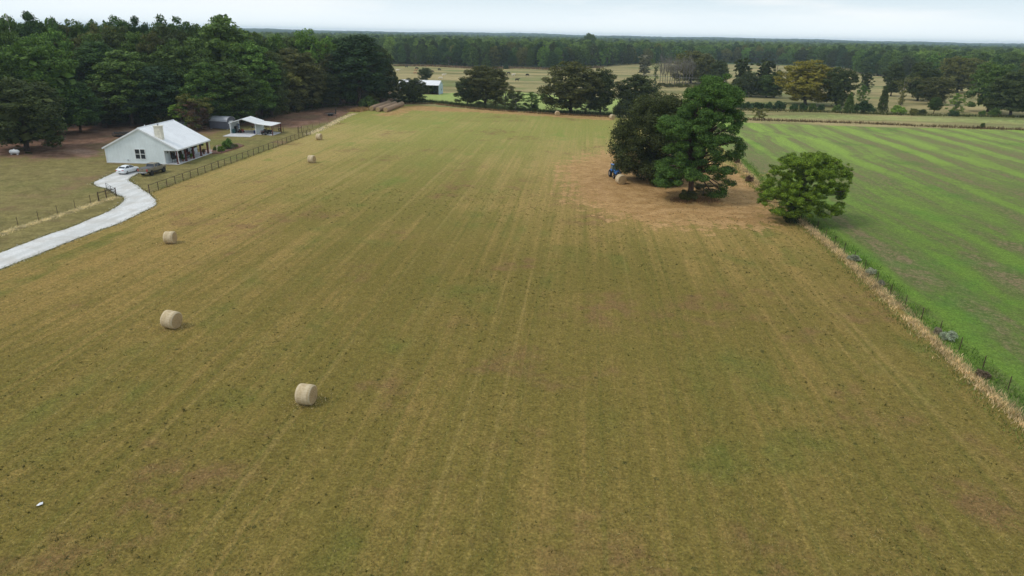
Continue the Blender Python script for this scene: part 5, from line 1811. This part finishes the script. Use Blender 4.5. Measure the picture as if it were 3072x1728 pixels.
# ------------------------------------------------------------------ hay bales
def bale_mesh(seed, R_=.86, L=1.28):
    g = np.random.default_rng(seed)
    n, k = 40, 9
    prof_ = [(-L / 2, R_ * .86), (-L / 2 + .07, R_ * .97), (-L / 4, R_ * 1.0), (0, R_ * .985), (L / 4, R_ * 1.0), (L / 2 - .07, R_ * .97), (L / 2, R_ * .86)]
    bm = bmesh.new()
    rings = []
    for x, r in prof_:
        ring = []
        for i in range(n):
            t_ = 2 * math.pi * i / n
            rr = r * (1 + g.normal() * .006)
            z = math.sin(t_) * rr
            if z < -R_ * .93: z = -R_ * .93
            ring.append(bm.verts.new((x + g.normal() * .006, math.cos(t_) * rr, z)))
        rings.append(ring)
    for a, b_ in zip(rings[:-1], rings[1:]):
        for i in range(n): bm.faces.new((a[i], a[(i + 1) % n], b_[(i + 1) % n], b_[i]))
    for ring, sg in ((rings[0], -1), (rings[-1], 1)):
        inner = []
        for q in (.7, .35):
            rg = [bm.verts.new((ring[0].co.x + sg * (.03 * (1 - q)) + g.normal() * .012, v.co.y * q, v.co.z * q)) for v in ring]
            inner.append(rg)
        prev = ring
        for rg in inner:
            for i in range(n):
                f = bm.faces.new((prev[i], prev[(i + 1) % n], rg[(i + 1) % n], rg[i])); f.material_index = 1
            prev = rg
        f = bm.faces.new(prev); f.material_index = 1
    bmesh.ops.recalc_face_normals(bm, faces=bm.faces)
    me = bpy.data.meshes.new('hay_bale'); bm.to_mesh(me); bm.free()
    me.materials.append(M['bale']); me.materials.append(M['bale_end'])
    me.polygons.foreach_set('use_smooth', [p.material_index == 0 for p in me.polygons])
    return me


BM = [bale_mesh(s) for s in range(3)]
BM_OLD = [bale_mesh(s + 5, .86, float(np.hypot(*(G(1205, 318.5) - G(1159, 336))[:2])) / 11 * .93) for s in range(3)]
for b_ in BM_OLD: b_.materials[0] = M['bale_old']


def bale(x, y, rz, lb, group, k=0, s=1.0, roll=0.0):
    o = bpy.data.objects.new('hay_bale', BM[k % 3]); COL.objects.link(o)
    o.location = (x, y, .86 * .93 * s); o.rotation_euler = (0, roll, rz); o.scale = (s, s, s)
    tag(o, lb, 'hay bale', group)
    return o


LB = 'round bales lying alone on the hay field'
for (px, py), a, lb, s, roll in [((918, 1214), -10, 'nearest round hay bale on the open hay field', .87, 0), ((514, 985), -13, 'round bale showing a broad end face, second nearest', .93, .08),
                     ((510, 731), 1, 'round bale just right of the gravel drive bend', .90, 0), ((935, 489), -15, 'round bale near the middle of the pipe fence', .92, 0),
                     ((957, 420), -10, 'round bale near the far end of the pipe fence', .92, 0), ((1672, 347), -80, 'lone round bale at the far edge below the huge oak', .92, 0), ((1836, 358), -62, 'round bale half hidden behind the large dark oak', .92, 0)]:
    P = G(px, py)
    bale(P[0], P[1] + .25, math.radians(a), lb, LB, random.randrange(3), s, roll)
_bs = np.random.default_rng(77)
LOOSE = np.concatenate([np.stack([G(px, py)[0] + _bs.normal(size=420) * .75, G(px, py)[1] + .3 + _bs.normal(size=420) * .65], -1) for px, py in ((918, 1214), (514, 985), (510, 731), (935, 489), (957, 420))])
tb = G(1862, 552); bale(tb[0], tb[1] + .1, math.radians(-72), 'round bale held at the front of the blue tractor', LB, 1, 1.05)
r0_ = G(1159, 336); r1_ = G(1205, 318.5)
dv = (r1_ - r0_); dv = dv / np.hypot(dv[0], dv[1])
nl = np.array([-dv[1], dv[0], 0])
Ltot = float(np.hypot(*(r1_ - r0_)[:2]))
ra = math.atan2(dv[1], dv[0])
for row in range(3):
    st_ = (r0_, G(1136, 335), G(1116.5, 332))[row]
    nb_ = 12
    print('bale pitch', Ltot / (nb_ - 1))
    for i in range(nb_):
        p = st_ + dv * (i * Ltot / (nb_ - 1))
        end = 'front end' if i == 0 else ('far end' if i == nb_ - 1 else None)
        rn = ('right hand', 'middle', 'left hand')[row]
        bale(p[0], p[1], ra + random.uniform(-.03, .03), f'round bale at the {end} of the {rn} row of the bale stack' if end else f'round bale packed inside the {rn} row of the bale stack', 'stored bales in three long rows', i, random.uniform(.96, 1.0)).data = BM_OLD[i % 3]

# ------------------------------------------------------------------ blue tractor
T0 = G(1846, 541)
tt_ = empty('farm_tractor', (T0[0] + .3, T0[1] + 3.2, 0), math.radians(-80))
MB().box(-.2, 1.9, -.28, .28, .55, .85).build('chassis', M['black'], tt_)
MB().frustum(.35, 2.0, -.38, .38, .85, .35, 1.9, -.33, .33, 1.38).build('hood', M['blue'], tt_, bevel=.06)
MB().box(2.0, 2.03, -.28, .28, .9, 1.3).build('grille', M['black'], tt_)
MB().frustum(-.95, .4, -.62, .62, .95, -.85, .3, -.56, .56, 2.25).build('cab_glass', mat_paint('cab_glass', (.10, .16, .17), .15, .5), tt_)
cf = MB()
for x_, X_ in ((-.95, -.85), (.4, .3)):
    for s_ in (-1, 1): cf.tube([(x_, s_ * .63, .9), (X_, s_ * .57, 2.27)], .05, 5)
cf.build('cab_frame', M['black'], tt_)
MB().box(-1.0, .45, -.66, .66, 2.26, 2.40).build('cab_roof', M['blue'], tt_, bevel=.05)
for s_ in (-1, 1):
    MB().tube([(-.95, s_ * .72, .75), (-.75, s_ * .72, 1.28), (-.25, s_ * .72, 1.42), (.25, s_ * .72, 1.2)], .14, 6).build('fender', M['blue'], tt_)
    w_ = MB().cyl((-.35, s_ * .80 - .2, .68), (-.35, s_ * .80 + .2, .68), .68, n=22).build('rear_wheel', M['rubber'], tt_, bevel=.05)
    MB().cyl((-.35, s_ * .80 - .205, .68), (-.35, s_ * .80 + .205, .68), .34, n=14).build('rim', M['steel'], w_)
    w_ = MB().cyl((1.6, s_ * .66 - .13, .42), (1.6, s_ * .66 + .13, .42), .42, n=18).build('front_wheel', M['rubber'], tt_, bevel=.04)
    MB().cyl((1.6, s_ * .66 - .135, .42), (1.6, s_ * .66 + .135, .42), .2, n=12).build('rim', M['steel'], w_)
    MB().tube([(.55, s_ * .48, .9), (.7, s_ * .48, 1.5), (1.9, s_ * .48, 1.25), (2.5, s_ * .48, .6)], .07, 6).build('loader_arm', M['blue'], tt_)
    MB().box(2.02, 2.06, s_ * .22 - .07, s_ * .22 + .07, 1.12, 1.22).build('headlight', M['white'], tt_)
MB().box(2.45, 2.55, -.6, .6, .35, 1.0).build('bale_frame', M['black'], tt_)
MB().tube([(.9, .30, 1.35), (.9, .30, 2.0)], .03, 6).build('exhaust', M['black'], tt_)
tag(tt_, 'blue farm tractor with cab and loader carrying a round bale beside the dark oak', 'tractor')

# ------------------------------------------------------------------ trailer, propane tank, piles, poles
b = empty('utility_trailer', tuple(G(992, 347)), math.radians(4))
MB().box(-1.6, 1.6, -.8, .8, .50, .58).build('deck', M['black'], b)
cg = MB()
for x_ in np.linspace(-1.6, 1.6, 9):
    for y_ in (-.8, .8): cg.box(x_ - .03, x_ + .03, y_ - .03, y_ + .03, .55, 1.05 if y_ < 0 else 1.0)
for y_ in (-.8, .8): cg.box(-1.6, 1.6, y_ - .035, y_ + .035, .95, 1.02)
cg.build('side_rails', M['black'], b)
rg_ = MB()
for y_ in np.linspace(-.7, .7, 5): rg_.box(1.62, 1.67, y_ - .03, y_ + .03, .5, 2.1)
rg_.box(1.62, 1.67, -.75, .75, 2.05, 2.12).box(1.62, 1.67, -.75, .75, 1.3, 1.35).build('ramp_gate', M['black'], b)
for x_ in (-.35, .4):
    for s_ in (-1, 1): MB().cyl((x_, s_ * .92 - .1, .34), (x_, s_ * .92 + .1, .34), .34, n=14).build('wheel', M['rubber'], b)
MB().tube([(-1.6, -.5, .5), (-2.6, 0, .5), (-1.6, .5, .5)], .05, 5).build('tongue', M['black'], b)
for s_ in (-1, 1): MB().box(-.85, .9, s_ * .95 - .12, s_ * .95 + .12, .70, .76).build('fender', M['steel'], b)
tag(b, 'black flat utility trailer with upright ramp in front of the wood', 'trailer')

b = empty('propane_tank', tuple(G(45, 464)), math.radians(8))
tkm = MB().ell((0, 0, .62), (1.0, .42, .42), 20, 10)
for v in range(len(tkm.v)):
    x_, y_, z_ = tkm.v[v]; tkm.v[v] = (math.copysign(abs(x_) ** .45, x_) * .98 if abs(x_) > 0 else 0, y_, z_)
tkm.build('vessel', M['white'], b, smooth=True)
MB().cyl((0, 0, 1.0), (0, 0, 1.18), .16, .13).build('valve_dome', M['white'], b)
for x_ in (-.55, .55): MB().box(x_ - .08, x_ + .08, -.3, .3, 0, .28).build('foot', M['concrete'], b)
tag(b, 'white propane tank lying beside the broad dark oak at the left', 'propane tank')

b = empty('pipe_pile', tuple(G(378, 411)))
for i in range(46):
    z = .1 + (i // 12) * .28; x_ = random.uniform(-1.6, 1.6) * (1 - .15 * (i // 12)); a = random.uniform(-.5, .5)
    l_ = random.uniform(1.2, 2.2)
    MB().tube([(x_ - l_ * math.cos(a), random.uniform(-.9, .9) - l_ * math.sin(a) * .3, z + random.uniform(-.08, .3)), (x_ + l_ * math.cos(a), random.uniform(-.9, .9) + l_ * math.sin(a) * .3, z + random.uniform(-.08, .3))], random.uniform(.06, .12), 6).build('log', M['black'] if i % 5 else M['poleb'], b)
tag(b, 'heap of dark logs and poles left of the farmhouse roof', 'log pile')

b = empty('parked_suv', tuple(G(552, 383)), math.radians(14))
loft([body_sec(-2.1, .8, .4, .95, 1.0, .7), body_sec(-1.9, .9, .35, 1.05, 1.1, .8), body_sec(1.2, .9, .35, 1.05, 1.08, .8), body_sec(2.1, .82, .4, .9, .95, .7)]).build('body', M['black'], b)
MB().frustum(-1.95, 1.1, -.8, .8, 1.05, -1.7, .5, -.66, .66, 1.65).build('cabin_glass', M['glass'], b)
MB().frustum(-1.75, .55, -.68, .68, 1.652, -1.65, .45, -.6, .6, 1.71).build('roof', M['black'], b)
wheels(b, (-1.35, 1.35), .82, .36, .22)
tag(b, 'black vehicle mostly hidden behind the farmhouse roof ridge', 'vehicle')


def pole(name, P, h, r, mat, lb, arm=True, z0=0):
    b_ = empty(name, tuple(P))
    MB().tube([(0, 0, 0), (0, 0, h)], [r, r * .7], 8).build('shaft', M[mat], b_)
    if arm:
        MB().box(-.9, .9, -.05, .05, h - .7, h - .58).build('cross_arm', M[mat], b_)
        for x_ in (-.8, 0, .8): MB().cyl((x_, 0, h - .58), (x_, 0, h - .42), .05).build('insulator', M['steel'], b_)
    tag(b_, lb, 'utility pole')
    return b_


PP = G(91, 372); pole('utility_pole', PP, ZH(88, 44, PP), .24, 'polegrey', 'pale bare pole rising out of the wood at the upper left', False)
PP = G(2320, 292); pole('utility_pole', PP, ZH(2320, 193, PP), .16, 'poleb', 'brown wooden pole in the dry pasture left of the golden tree')
PP = G(2167, 300); hpole = ZH(2167, 236, PP); pole('utility_pole', PP, hpole, .15, 'polegrey', 'weathered pole showing beside the top of the tall pine', False)
P2 = G(1925, 272); P1 = PP
w1 = MB(); hh_ = ZH(1965, 224, P2)
L_ = [Vector((P2[0] + (P1[0] - P2[0]) * f, P2[1] + (P1[1] - P2[1]) * f, hh_ + (hpole - hh_) * f - 4 * .5 * f * (1 - f))) for f in np.linspace(0, 1, 9)]
P2p = pole('utility_pole', P2, hh_ + .2, .14, 'poleb', 'thin pole at the left end of the sagging power line', False)
pw = w1.tube(L_, .03, 4).build('power_line', M['steel']); tag(pw, 'sagging power line crossing in front of the bare grey trunks', 'power line')

# white roofed barn
bA, bB = G(1197, 280), G(1316, 284)
barn, BW = frame(bA, bB, 'barn')
tag(barn, 'long low barn with bright white roof behind the bushes in the pasture', 'barn')
BD = 7.0
BE = ZH(1250, 254, bA); BR = ZH(1250, 240, bA + np.array([0, 3.5, 0]))
MB().box(0, BW, BD - .1, BD, 0, BE).build('back_wall', M['barnblue'], barn)
MB().box(0, .1, 0, BD - .1, 0, BE).build('end_wall', M['barnblue'], barn)
MB().add([(BW, 0, 0), (BW, BD, 0), (BW, BD, BE), (BW, BD / 2, BR), (BW, 0, BE), (BW + .1, 0, 0), (BW + .1, BD, 0), (BW + .1, BD, BE), (BW + .1, BD / 2, BR), (BW + .1, 0, BE)],
         [(0, 1, 2, 3, 4), (9, 8, 7, 6, 5), (0, 5, 6, 1), (1, 6, 7, 2), (2, 7, 8, 3), (3, 8, 9, 4), (4, 9, 5, 0)]).build('end_wall', M['barnblue'], barn)
rb = MB(); rb.add([(-.2, -.4, BE), (BW + .3, -.4, BE), (BW + .3, BD / 2, BR + .05), (-.2, BD / 2, BR + .05), (-.2, -.4, BE + .1), (BW + .3, -.4, BE + .1), (BW + .3, BD / 2, BR + .15), (-.2, BD / 2, BR + .15)], FQ)
rb.add([(-.2, BD / 2, BR + .05), (BW + .3, BD / 2, BR + .05), (BW + .3, BD + .4, BE), (-.2, BD + .4, BE), (-.2, BD / 2, BR + .15), (BW + .3, BD / 2, BR + .15), (BW + .3, BD + .4, BE + .1), (-.2, BD + .4, BE + .1)], FQ)
rb.build('roof', M['roof'], barn)
for i in range(5): x_ = .2 + i * (BW - .4) / 4; MB().box(x_ - .1, x_ + .1, 0, .2, 0, BE).build('post', M['poleb'], barn)
MB().box(-.1, BW + .2, -.5, BD + .3, -.1, .05).build('earth_floor', mat_paint('dark_earth', (.10, .07, .05), .95), barn)
mid_b = barn.matrix_basis @ Vector((BW * .58, -1.0, 0))
bale(mid_b.x, mid_b.y, math.radians(-70), 'round bale standing in front of the white roofed barn', 'bales by the barn', 0, .95)
mid_b = barn.matrix_basis @ Vector((1.2, -.9, 0))
b = empty('old_combine', (mid_b.x, mid_b.y, 0), .3)
MB().box(-1.2, 1.2, -.7, .7, .6, 1.6).build('body', mat_paint('faded_orange', (.32, .13, .06), .6), b, bevel=.05)
MB().frustum(-.4, .8, -.5, .5, 1.62, -.3, .7, -.45, .45, 2.3).build('hopper', M['steel'], b)
for x_ in (-.8, .8):
    for s_ in (-1, 1): MB().cyl((x_, s_ * .8 - .12, .45), (x_, s_ * .8 + .12, .45), .45, n=14).build('wheel', M['rubber'], b)
tag(b, 'faded orange farm machine at the left end of the white roofed barn', 'farm machine')

# litter on the field
pp = G(120, 1516)
b = MB().add([(-.20, -.14, .05), (.06, -.17, .09), (.24, .04, .06), (.16, .18, .12), (-.12, .12, .08), (0, 0, .14)], [(0, 1, 5), (1, 2, 5), (2, 3, 5), (3, 4, 5), (4, 0, 5)]).build('paper_scrap', M['paper'])
b.location = (pp[0], pp[1], .02); b.scale = (.62, .85, .9); sm = b.modifiers.new('s', 'SOLIDIFY'); sm.thickness = .01
tag(b, 'crumpled white paper scrap lying in the grass at the lower left', 'paper')


# ------------------------------------------------------------------ cattle
def cow_mesh(name, grazing):
    me = bpy.data.meshes.new(name)
    hx, hz_ = (1.35, .55) if grazing else (1.45, 1.45)
    v = [(0, 0, 1.1), (.5, 0, 1.12), (.85, 0, 1.2), (hx - .25, 0, (1.2 + hz_) / 2 + .05), (hx, 0, hz_), (hx + .28, 0, hz_ - .18), (-.6, 0, 1.12), (-.85, 0, 1.15)]
    r = [.40, .38, .30, .20, .17, .10, .36, .26]
    e = [(0, 1), (1, 2), (2, 3), (3, 4), (4, 5), (0, 6), (6, 7)]
    for x, at_ in ((.62, 1), (-.65, 6)):
        for s_ in (-1, 1):
            i = len(v); v += [(x, s_ * .20, .75), (x - (.06 if x < 0 else -.02), s_ * .21, .40), (x + .02, s_ * .21, .02)]; r += [.15, .08, .065]
            e += [(at_, i), (i, i + 1), (i + 1, i + 2)]
    i = len(v); v += [(-1.0, 0, 1.1), (-1.08, 0, .6)]; r += [.05, .03]; e += [(7, i), (i, i + 1)]
    me.from_pydata(v, e, [])
    o = bpy.data.objects.new(name, me); COL.objects.link(o)
    md = o.modifiers.new('skin', 'SKIN'); md.use_smooth_shade = True
    for k, rr in enumerate(r): me.skin_vertices[0].data[k].radius = (rr, rr)
    me.skin_vertices[0].data[0].use_root = True
    ss = o.modifiers.new('sub', 'SUBSURF'); ss.levels = 1; ss.render_levels = 1
    dg = bpy.context.evaluated_depsgraph_get()
    ev = o.evaluated_get(dg); nm = bpy.data.meshes.new_from_object(ev)
    bpy.data.objects.remove(o)
    nm.materials.clear()
    return nm


def cow_skin_init():
    # the skin layer only exists after the modifier is added through data
    pass


CM = {}
for gz in (True, False):
    try:
        base_m = cow_mesh('cow', gz)
    except Exception as ex:
        print('cow', ex)
        base_m = None
    for c in ('cowblack', 'cowtan', 'cowwhite'):
        if base_m:
            m2 = base_m.copy(); m2.materials.append(M[c]); CM[(gz, c)] = m2
c2 = lambda x, y: (768 + x / 3.354, y / 3.354)
c3 = lambda x, y: (1536 + x / 3.354, y / 3.354)
for i, (p, c, gz, lb) in enumerate([
    (c2(1515, 681), 'cowblack', 0, 'black cow closest to the wood corner, highest in the cattle pasture'), (c2(1617, 700), 'cowblack', 1, 'black cow directly above the tan cow near the lone tree'),
    (c2(1605, 718), 'cowtan', 0, 'tan cow standing below a black cow left of the lone tree'), (c2(1770, 734), 'cowblack', 1, 'black cow just right of the lone tree behind the barn'),
    (c2(1843, 711), 'cowblack', 1, 'dark cow far up the pasture right of the lone tree'), (c2(1888, 770), 'cowwhite', 0, 'white cow right above the barn end'), (c2(1860, 803), 'cowwhite', 1, 'cream cow just behind the right end of the barn roof'),
    (c2(1605, 748), 'cowtan', 1, 'tan cow grazing left of the lone tree, lowest of that group'), (c2(1425, 722), 'cowwhite', 0, 'white cow at the edge of the dark wood corner'), (c2(2540, 750), 'cowblack', 1, 'black cow right of the domed oak top'),
    (c3(50, 818), 'cowblack', 0, 'black cow left of the huge olive brown oak'), (c3(152, 768), 'cowblack', 1, 'black grazing cow higher up left of the huge oak'), (c3(12, 768), 'cowwhite', 0, 'white cow right of the domed oak')]):
    P = G(*p)
    me = CM.get((bool(gz), c))
    if not me: continue
    o = bpy.data.objects.new('cow', me); COL.objects.link(o); o.location = (P[0], P[1], 0); o.rotation_euler = (0, 0, random.choice([.2, 3.0, .5, 3.4, -.4])); o.scale = (1.1, 1.1, 1.1)
    tag(o, lb, 'cow', 'cattle grazing in the far pasture')


# ------------------------------------------------------------------ weeds and stubble tufts
def blades(pts, h, w, colour, name, label, seed=1, lean=.35, mat='straw', kind='stuff', cat='weeds'):
    """pts (n,2): one blade clump each"""
    g = np.random.default_rng(seed)
    n = len(pts)
    hh = h * (.5 + .8 * g.random(n)) if np.isscalar(h) else h * (.6 + .7 * g.random(n))
    a = g.random(n) * 6.28
    dx = np.cos(a) * w * (.5 + g.random(n)); dy = np.sin(a) * w * (.5 + g.random(n))
    lx = g.normal(size=n) * lean * hh; ly = g.normal(size=n) * lean * hh
    z0 = np.full(n, -.01)
    V_ = np.stack([np.stack([pts[:, 0] - dx, pts[:, 1] - dy, z0], -1), np.stack([pts[:, 0] + dx, pts[:, 1] + dy, z0], -1),
                   np.stack([pts[:, 0] + lx, pts[:, 1] + ly, hh], -1)], 1).reshape(-1, 3)
    o = link_mesh(name, mesh_np(name, V_, tris=np.arange(3 * n).reshape(-1, 3)), M[mat])
    o.color = (*colour, 1)
    tag(o, label, cat, kind=kind)
    return o


def along(poly, width, dens, seed=0, offset=0.0, edge=1.0, lump=.5):
    g = np.random.default_rng(seed)
    out_ = []
    for (x0, y0), (x1, y1) in zip(poly[:-1], poly[1:]):
        L = math.hypot(x1 - x0, y1 - y0)
        n = int(L * width * dens)
        t_ = g.random(n); q = g.normal(size=n) * width * .38 + offset
        nx, ny = -(y1 - y0) / L, (x1 - x0) / L
        out_.append(np.stack([x0 + (x1 - x0) * t_ - nx * q, y0 + (y1 - y0) * t_ - ny * q], -1))
    P = np.concatenate(out_)
    nz = np.array([mnoise.noise(Vector((x * .35, y * .35, seed * 3.1))) for x, y in P])
    return P[nz > -.5 + lump * .6 * (g.random(len(P)) - .3)]


RF = [p for p in FENCE_R if p[1] > 18]
RF = [FENCE_R[1]] + FENCE_R[2:10]
blades(along(RF, 1.15, 120, 1, -.2, lump=.3), .32, .035, (.66, .50, .30), 'dry_weeds', 'strip of tall dry straw coloured grass under the right hand wire fence')
blades(along(RF, 1.2, 35, 2, -1.4), .22, .03, (.145, .185, .05), 'green_weeds', 'light green weeds fringing the dry grass strip on the hay side')
blades(along(RF, 1.6, 45, 3, 1.5), .30, .03, (.115, .20, .035), 'green_weeds', 'lush green weeds fringing the dry grass strip on the green field side', seed=5)
lf_ = [(p[0], p[1]) for p in lp_] + [(p[0], p[1]) for p in gp_]
blades(along(lf_, 1.0, 190, 6, .5, lump=.1), .20, .03, (.75, .62, .42), 'dry_weeds', 'pale dry grass line along the left hand wire fence', seed=7)
pfl = [pf[0][:2], pf[-1][:2]]
blades(along(pfl, .6, 60, 8, 0), .22, .025, (.16, .15, .055), 'green_weeds', 'untrimmed grass growing under the rusty pipe fence', seed=8)
blades(LOOSE, .06, .03, (.52, .41, .23), 'loose_hay', 'loose straw shed on the grass around the lone round bales', seed=41, lean=1.2, cat='hay')
dw = smooth_poly(DRIVE_W, 1) + [smooth_poly(DRIVE_W, 1)[0]]
blades(along(dw, .55, 70, 31, 0, lump=.6), .13, .05, (.17, .155, .06), 'verge_grass', 'ragged grass creeping over the edges of the gravel driveway', seed=31, cat='grass')
blades(along(dw, .9, 16, 32, 0, lump=.9), .06, .10, (.62, .60, .58), 'loose_gravel', 'loose pale gravel spilled along the driveway edges', seed=32, cat='gravel')
tl = [G2(920, 404), G2(950, 394), G2(985, 377), G2(1020, 358), G2(1064, 341)]
blades(along(tl, 1.3, 90, 9, 0), .22, .05, (.75, .63, .48), 'dry_weeds', 'pale dry grass line from the pipe fence to the bale stack', seed=9)
blades(along([G2(1062, 336), G2(1080, 331), G2(1098, 329)], 3.0, 60, 10), 1.0, .06, (.34, .21, .11), 'dry_weeds', 'clump of tall reddish dry weeds left of the bale stack', seed=10)
blades(along([G2(1180, 306), G2(1300, 306), G2(1431, 322), G2(1520, 329), G2(1669, 338), G2(1836, 346)], 3.4, 16, 11), .95, .12, (.050, .062, .024), 'hedge_weeds', 'dark overgrown weeds along the far edge of the hay field', seed=11)
blades(along([G2(1180, 311), G2(1300, 311), G2(1431, 327), G2(1520, 334), G2(1669, 343), G2(1836, 351)], 2.4, 16, 12), .5, .10, (.20, .12, .065), 'dry_weeds', 'reddish dry grass in front of the dark weeds of the far field edge', seed=12)
wl = [G2(2170, 357), G2(2300, 362), G2(2450, 366), G2(2600, 371), G2(2750, 378), G2(2900, 384), G2(3072, 390), G2(3150, 392)]
blades(along(wl, 2.4, 12, 13, 0, lump=1.0), .8, .11, (.135, .095, .055), 'dry_weeds', 'brown weed line between the bright green field and the dry pasture', seed=13)
blades(along([G2(2180, 330), G2(2460, 336), G2(2700, 345), G2(3072, 352)], 3.0, 10, 14, 0, lump=1.0), .9, .12, (.090, .095, .035), 'hedge_weeds', 'scrubby weeds along the row of dark bushes beyond the green field', seed=14)
blades(along([G2(1180, 198), G2(1300, 199), G2(1430, 206), G2(1560, 205), G2(1655, 209), G2(1798, 203)], 6, 3, 15), 1.4, .35, (.17, .115, .075), 'dry_weeds', 'brown brush line below the distant wood above the cattle', seed=15)
blades(along([G2(540, 382), G2(700, 370), G2(860, 338), G2(960, 322), G2(1090, 314)], 4, 8, 16), .7, .10, (.06, .06, .025), 'hedge_weeds', 'low dark undergrowth along the foot of the wood', seed=16)
blades(along([(PB[0] - 3.5, PB[1] - 1), (PB[0], PB[1] - 1.6), (PB[0] + 4, PB[1] - .6)], 3.2, 40, 17), .45, .04, (.26, .15, .08), 'dry_weeds', 'reddish dry grass around the foot of the tall pine', seed=17)

for i, (px, py, ty, w_, c, lb) in enumerate([
    (2561, 782, 762, 40, (.34, .36, .26), 'silvery grey bush on the fence line, farthest of three'), (2613, 822, 803, 34, (.36, .37, .27), 'silvery grey bush on the fence line, middle of three'),
    (2644, 855, 838, 22, (.38, .36, .27), 'little grey bush on the fence line just below the middle one'), (2844, 1018, 990, 48, (.33, .37, .27), 'largest silvery bush on the fence line near the right edge'),
    (2812, 1002, 980, 26, (.30, .26, .19), 'brownish bush left of the largest silvery bush'), (2946, 1132, 1106, 44, (.20, .15, .10), 'dark brown dead bush at the fence near the right edge'),
    (2247, 545, 524, 26, (.20, .13, .09), 'dark brown bush on the fence between pine and yellow green tree'), (2212, 490, 472, 20, (.20, .13, .08), 'reddish bush on the fence right of the pine')]):
    plant_px('shrub', px, py, ty, w_, c, lb, 'bushes on the right hand fence', seed=i, cat='bush', name='fence_bush')

# tufts left standing in the mown hay field
g = np.random.default_rng(21)
T = []
while len(T) < 4200:
    x = g.uniform(-70, 52); y = g.uniform(20, 118)
    v = mnoise.noise(Vector((x * .05, y * .045, 7.7))) + .5 * mnoise.noise(Vector((x * .21, y * .17, 2.2)))
    if v + g.normal() * .45 < .30: continue
    T.append((x, y))
T = np.array(T)
ins = (poly_dist(T[:, 0], T[:, 1], HAY) > 1.5)
T = T[ins]
rep = np.repeat(T, 7, axis=0); rep = rep + g.normal(size=rep.shape) * np.repeat(g.uniform(.03, .10, (len(T), 1)), 7, axis=0)
blades(rep, .10, .03, (.10, .098, .034), 'grass_tufts', 'small dark green tufts scattered over the mown hay field', seed=22, lean=.6, cat='grass')
# short stubble near the viewer
n = 230000
yy = 21 + 62 * g.random(n) ** 1.35
xx = (g.random(n) - .5) * 2 * (yy * .82 + 4)
S_ = np.stack([xx, yy], -1)
S_ = S_[poly_dist(S_[:, 0], S_[:, 1], HAY) > .3]
nz = .5 + .5 * np.sin(S_[:, 0] * .9 + 2 * np.sin(S_[:, 1] * .05))
hgt = .05 + .05 * nz * g.random(len(S_))
h1 = len(S_) // 2
blades(S_[:h1], hgt[:h1], .02, (.27, .22, .09), 'hay_stubble', 'pale yellow stubble of the mown hay field', seed=23, lean=.9, cat='grass')
blades(S_[h1:], hgt[h1:], .02, (.14, .15, .045), 'hay_stubble', 'olive green stubble of the mown hay field', seed=24, lean=.9, cat='grass')

# ------------------------------------------------------------------ air
hz_m = MB().box(-7800, 7800, -600, 7800, -1.0, 50.0).build('haze', None)
t = NT('haze')
pv = t.n('ShaderNodeVolumePrincipled')
pv.inputs['Color'].default_value = (.66, .83, 1.0, 1)
pv.inputs['Density'].default_value = 0.00012
pv.inputs['Anisotropy'].default_value = 0.1
t.l(pv.outputs[0], t.out.inputs['Volume'])
hz_m.data.materials.append(t.m)
tag(hz_m, 'thin blue air that pales the distant wood and hills', 'haze', kind='stuff')
print('objects', len(bpy.data.objects))
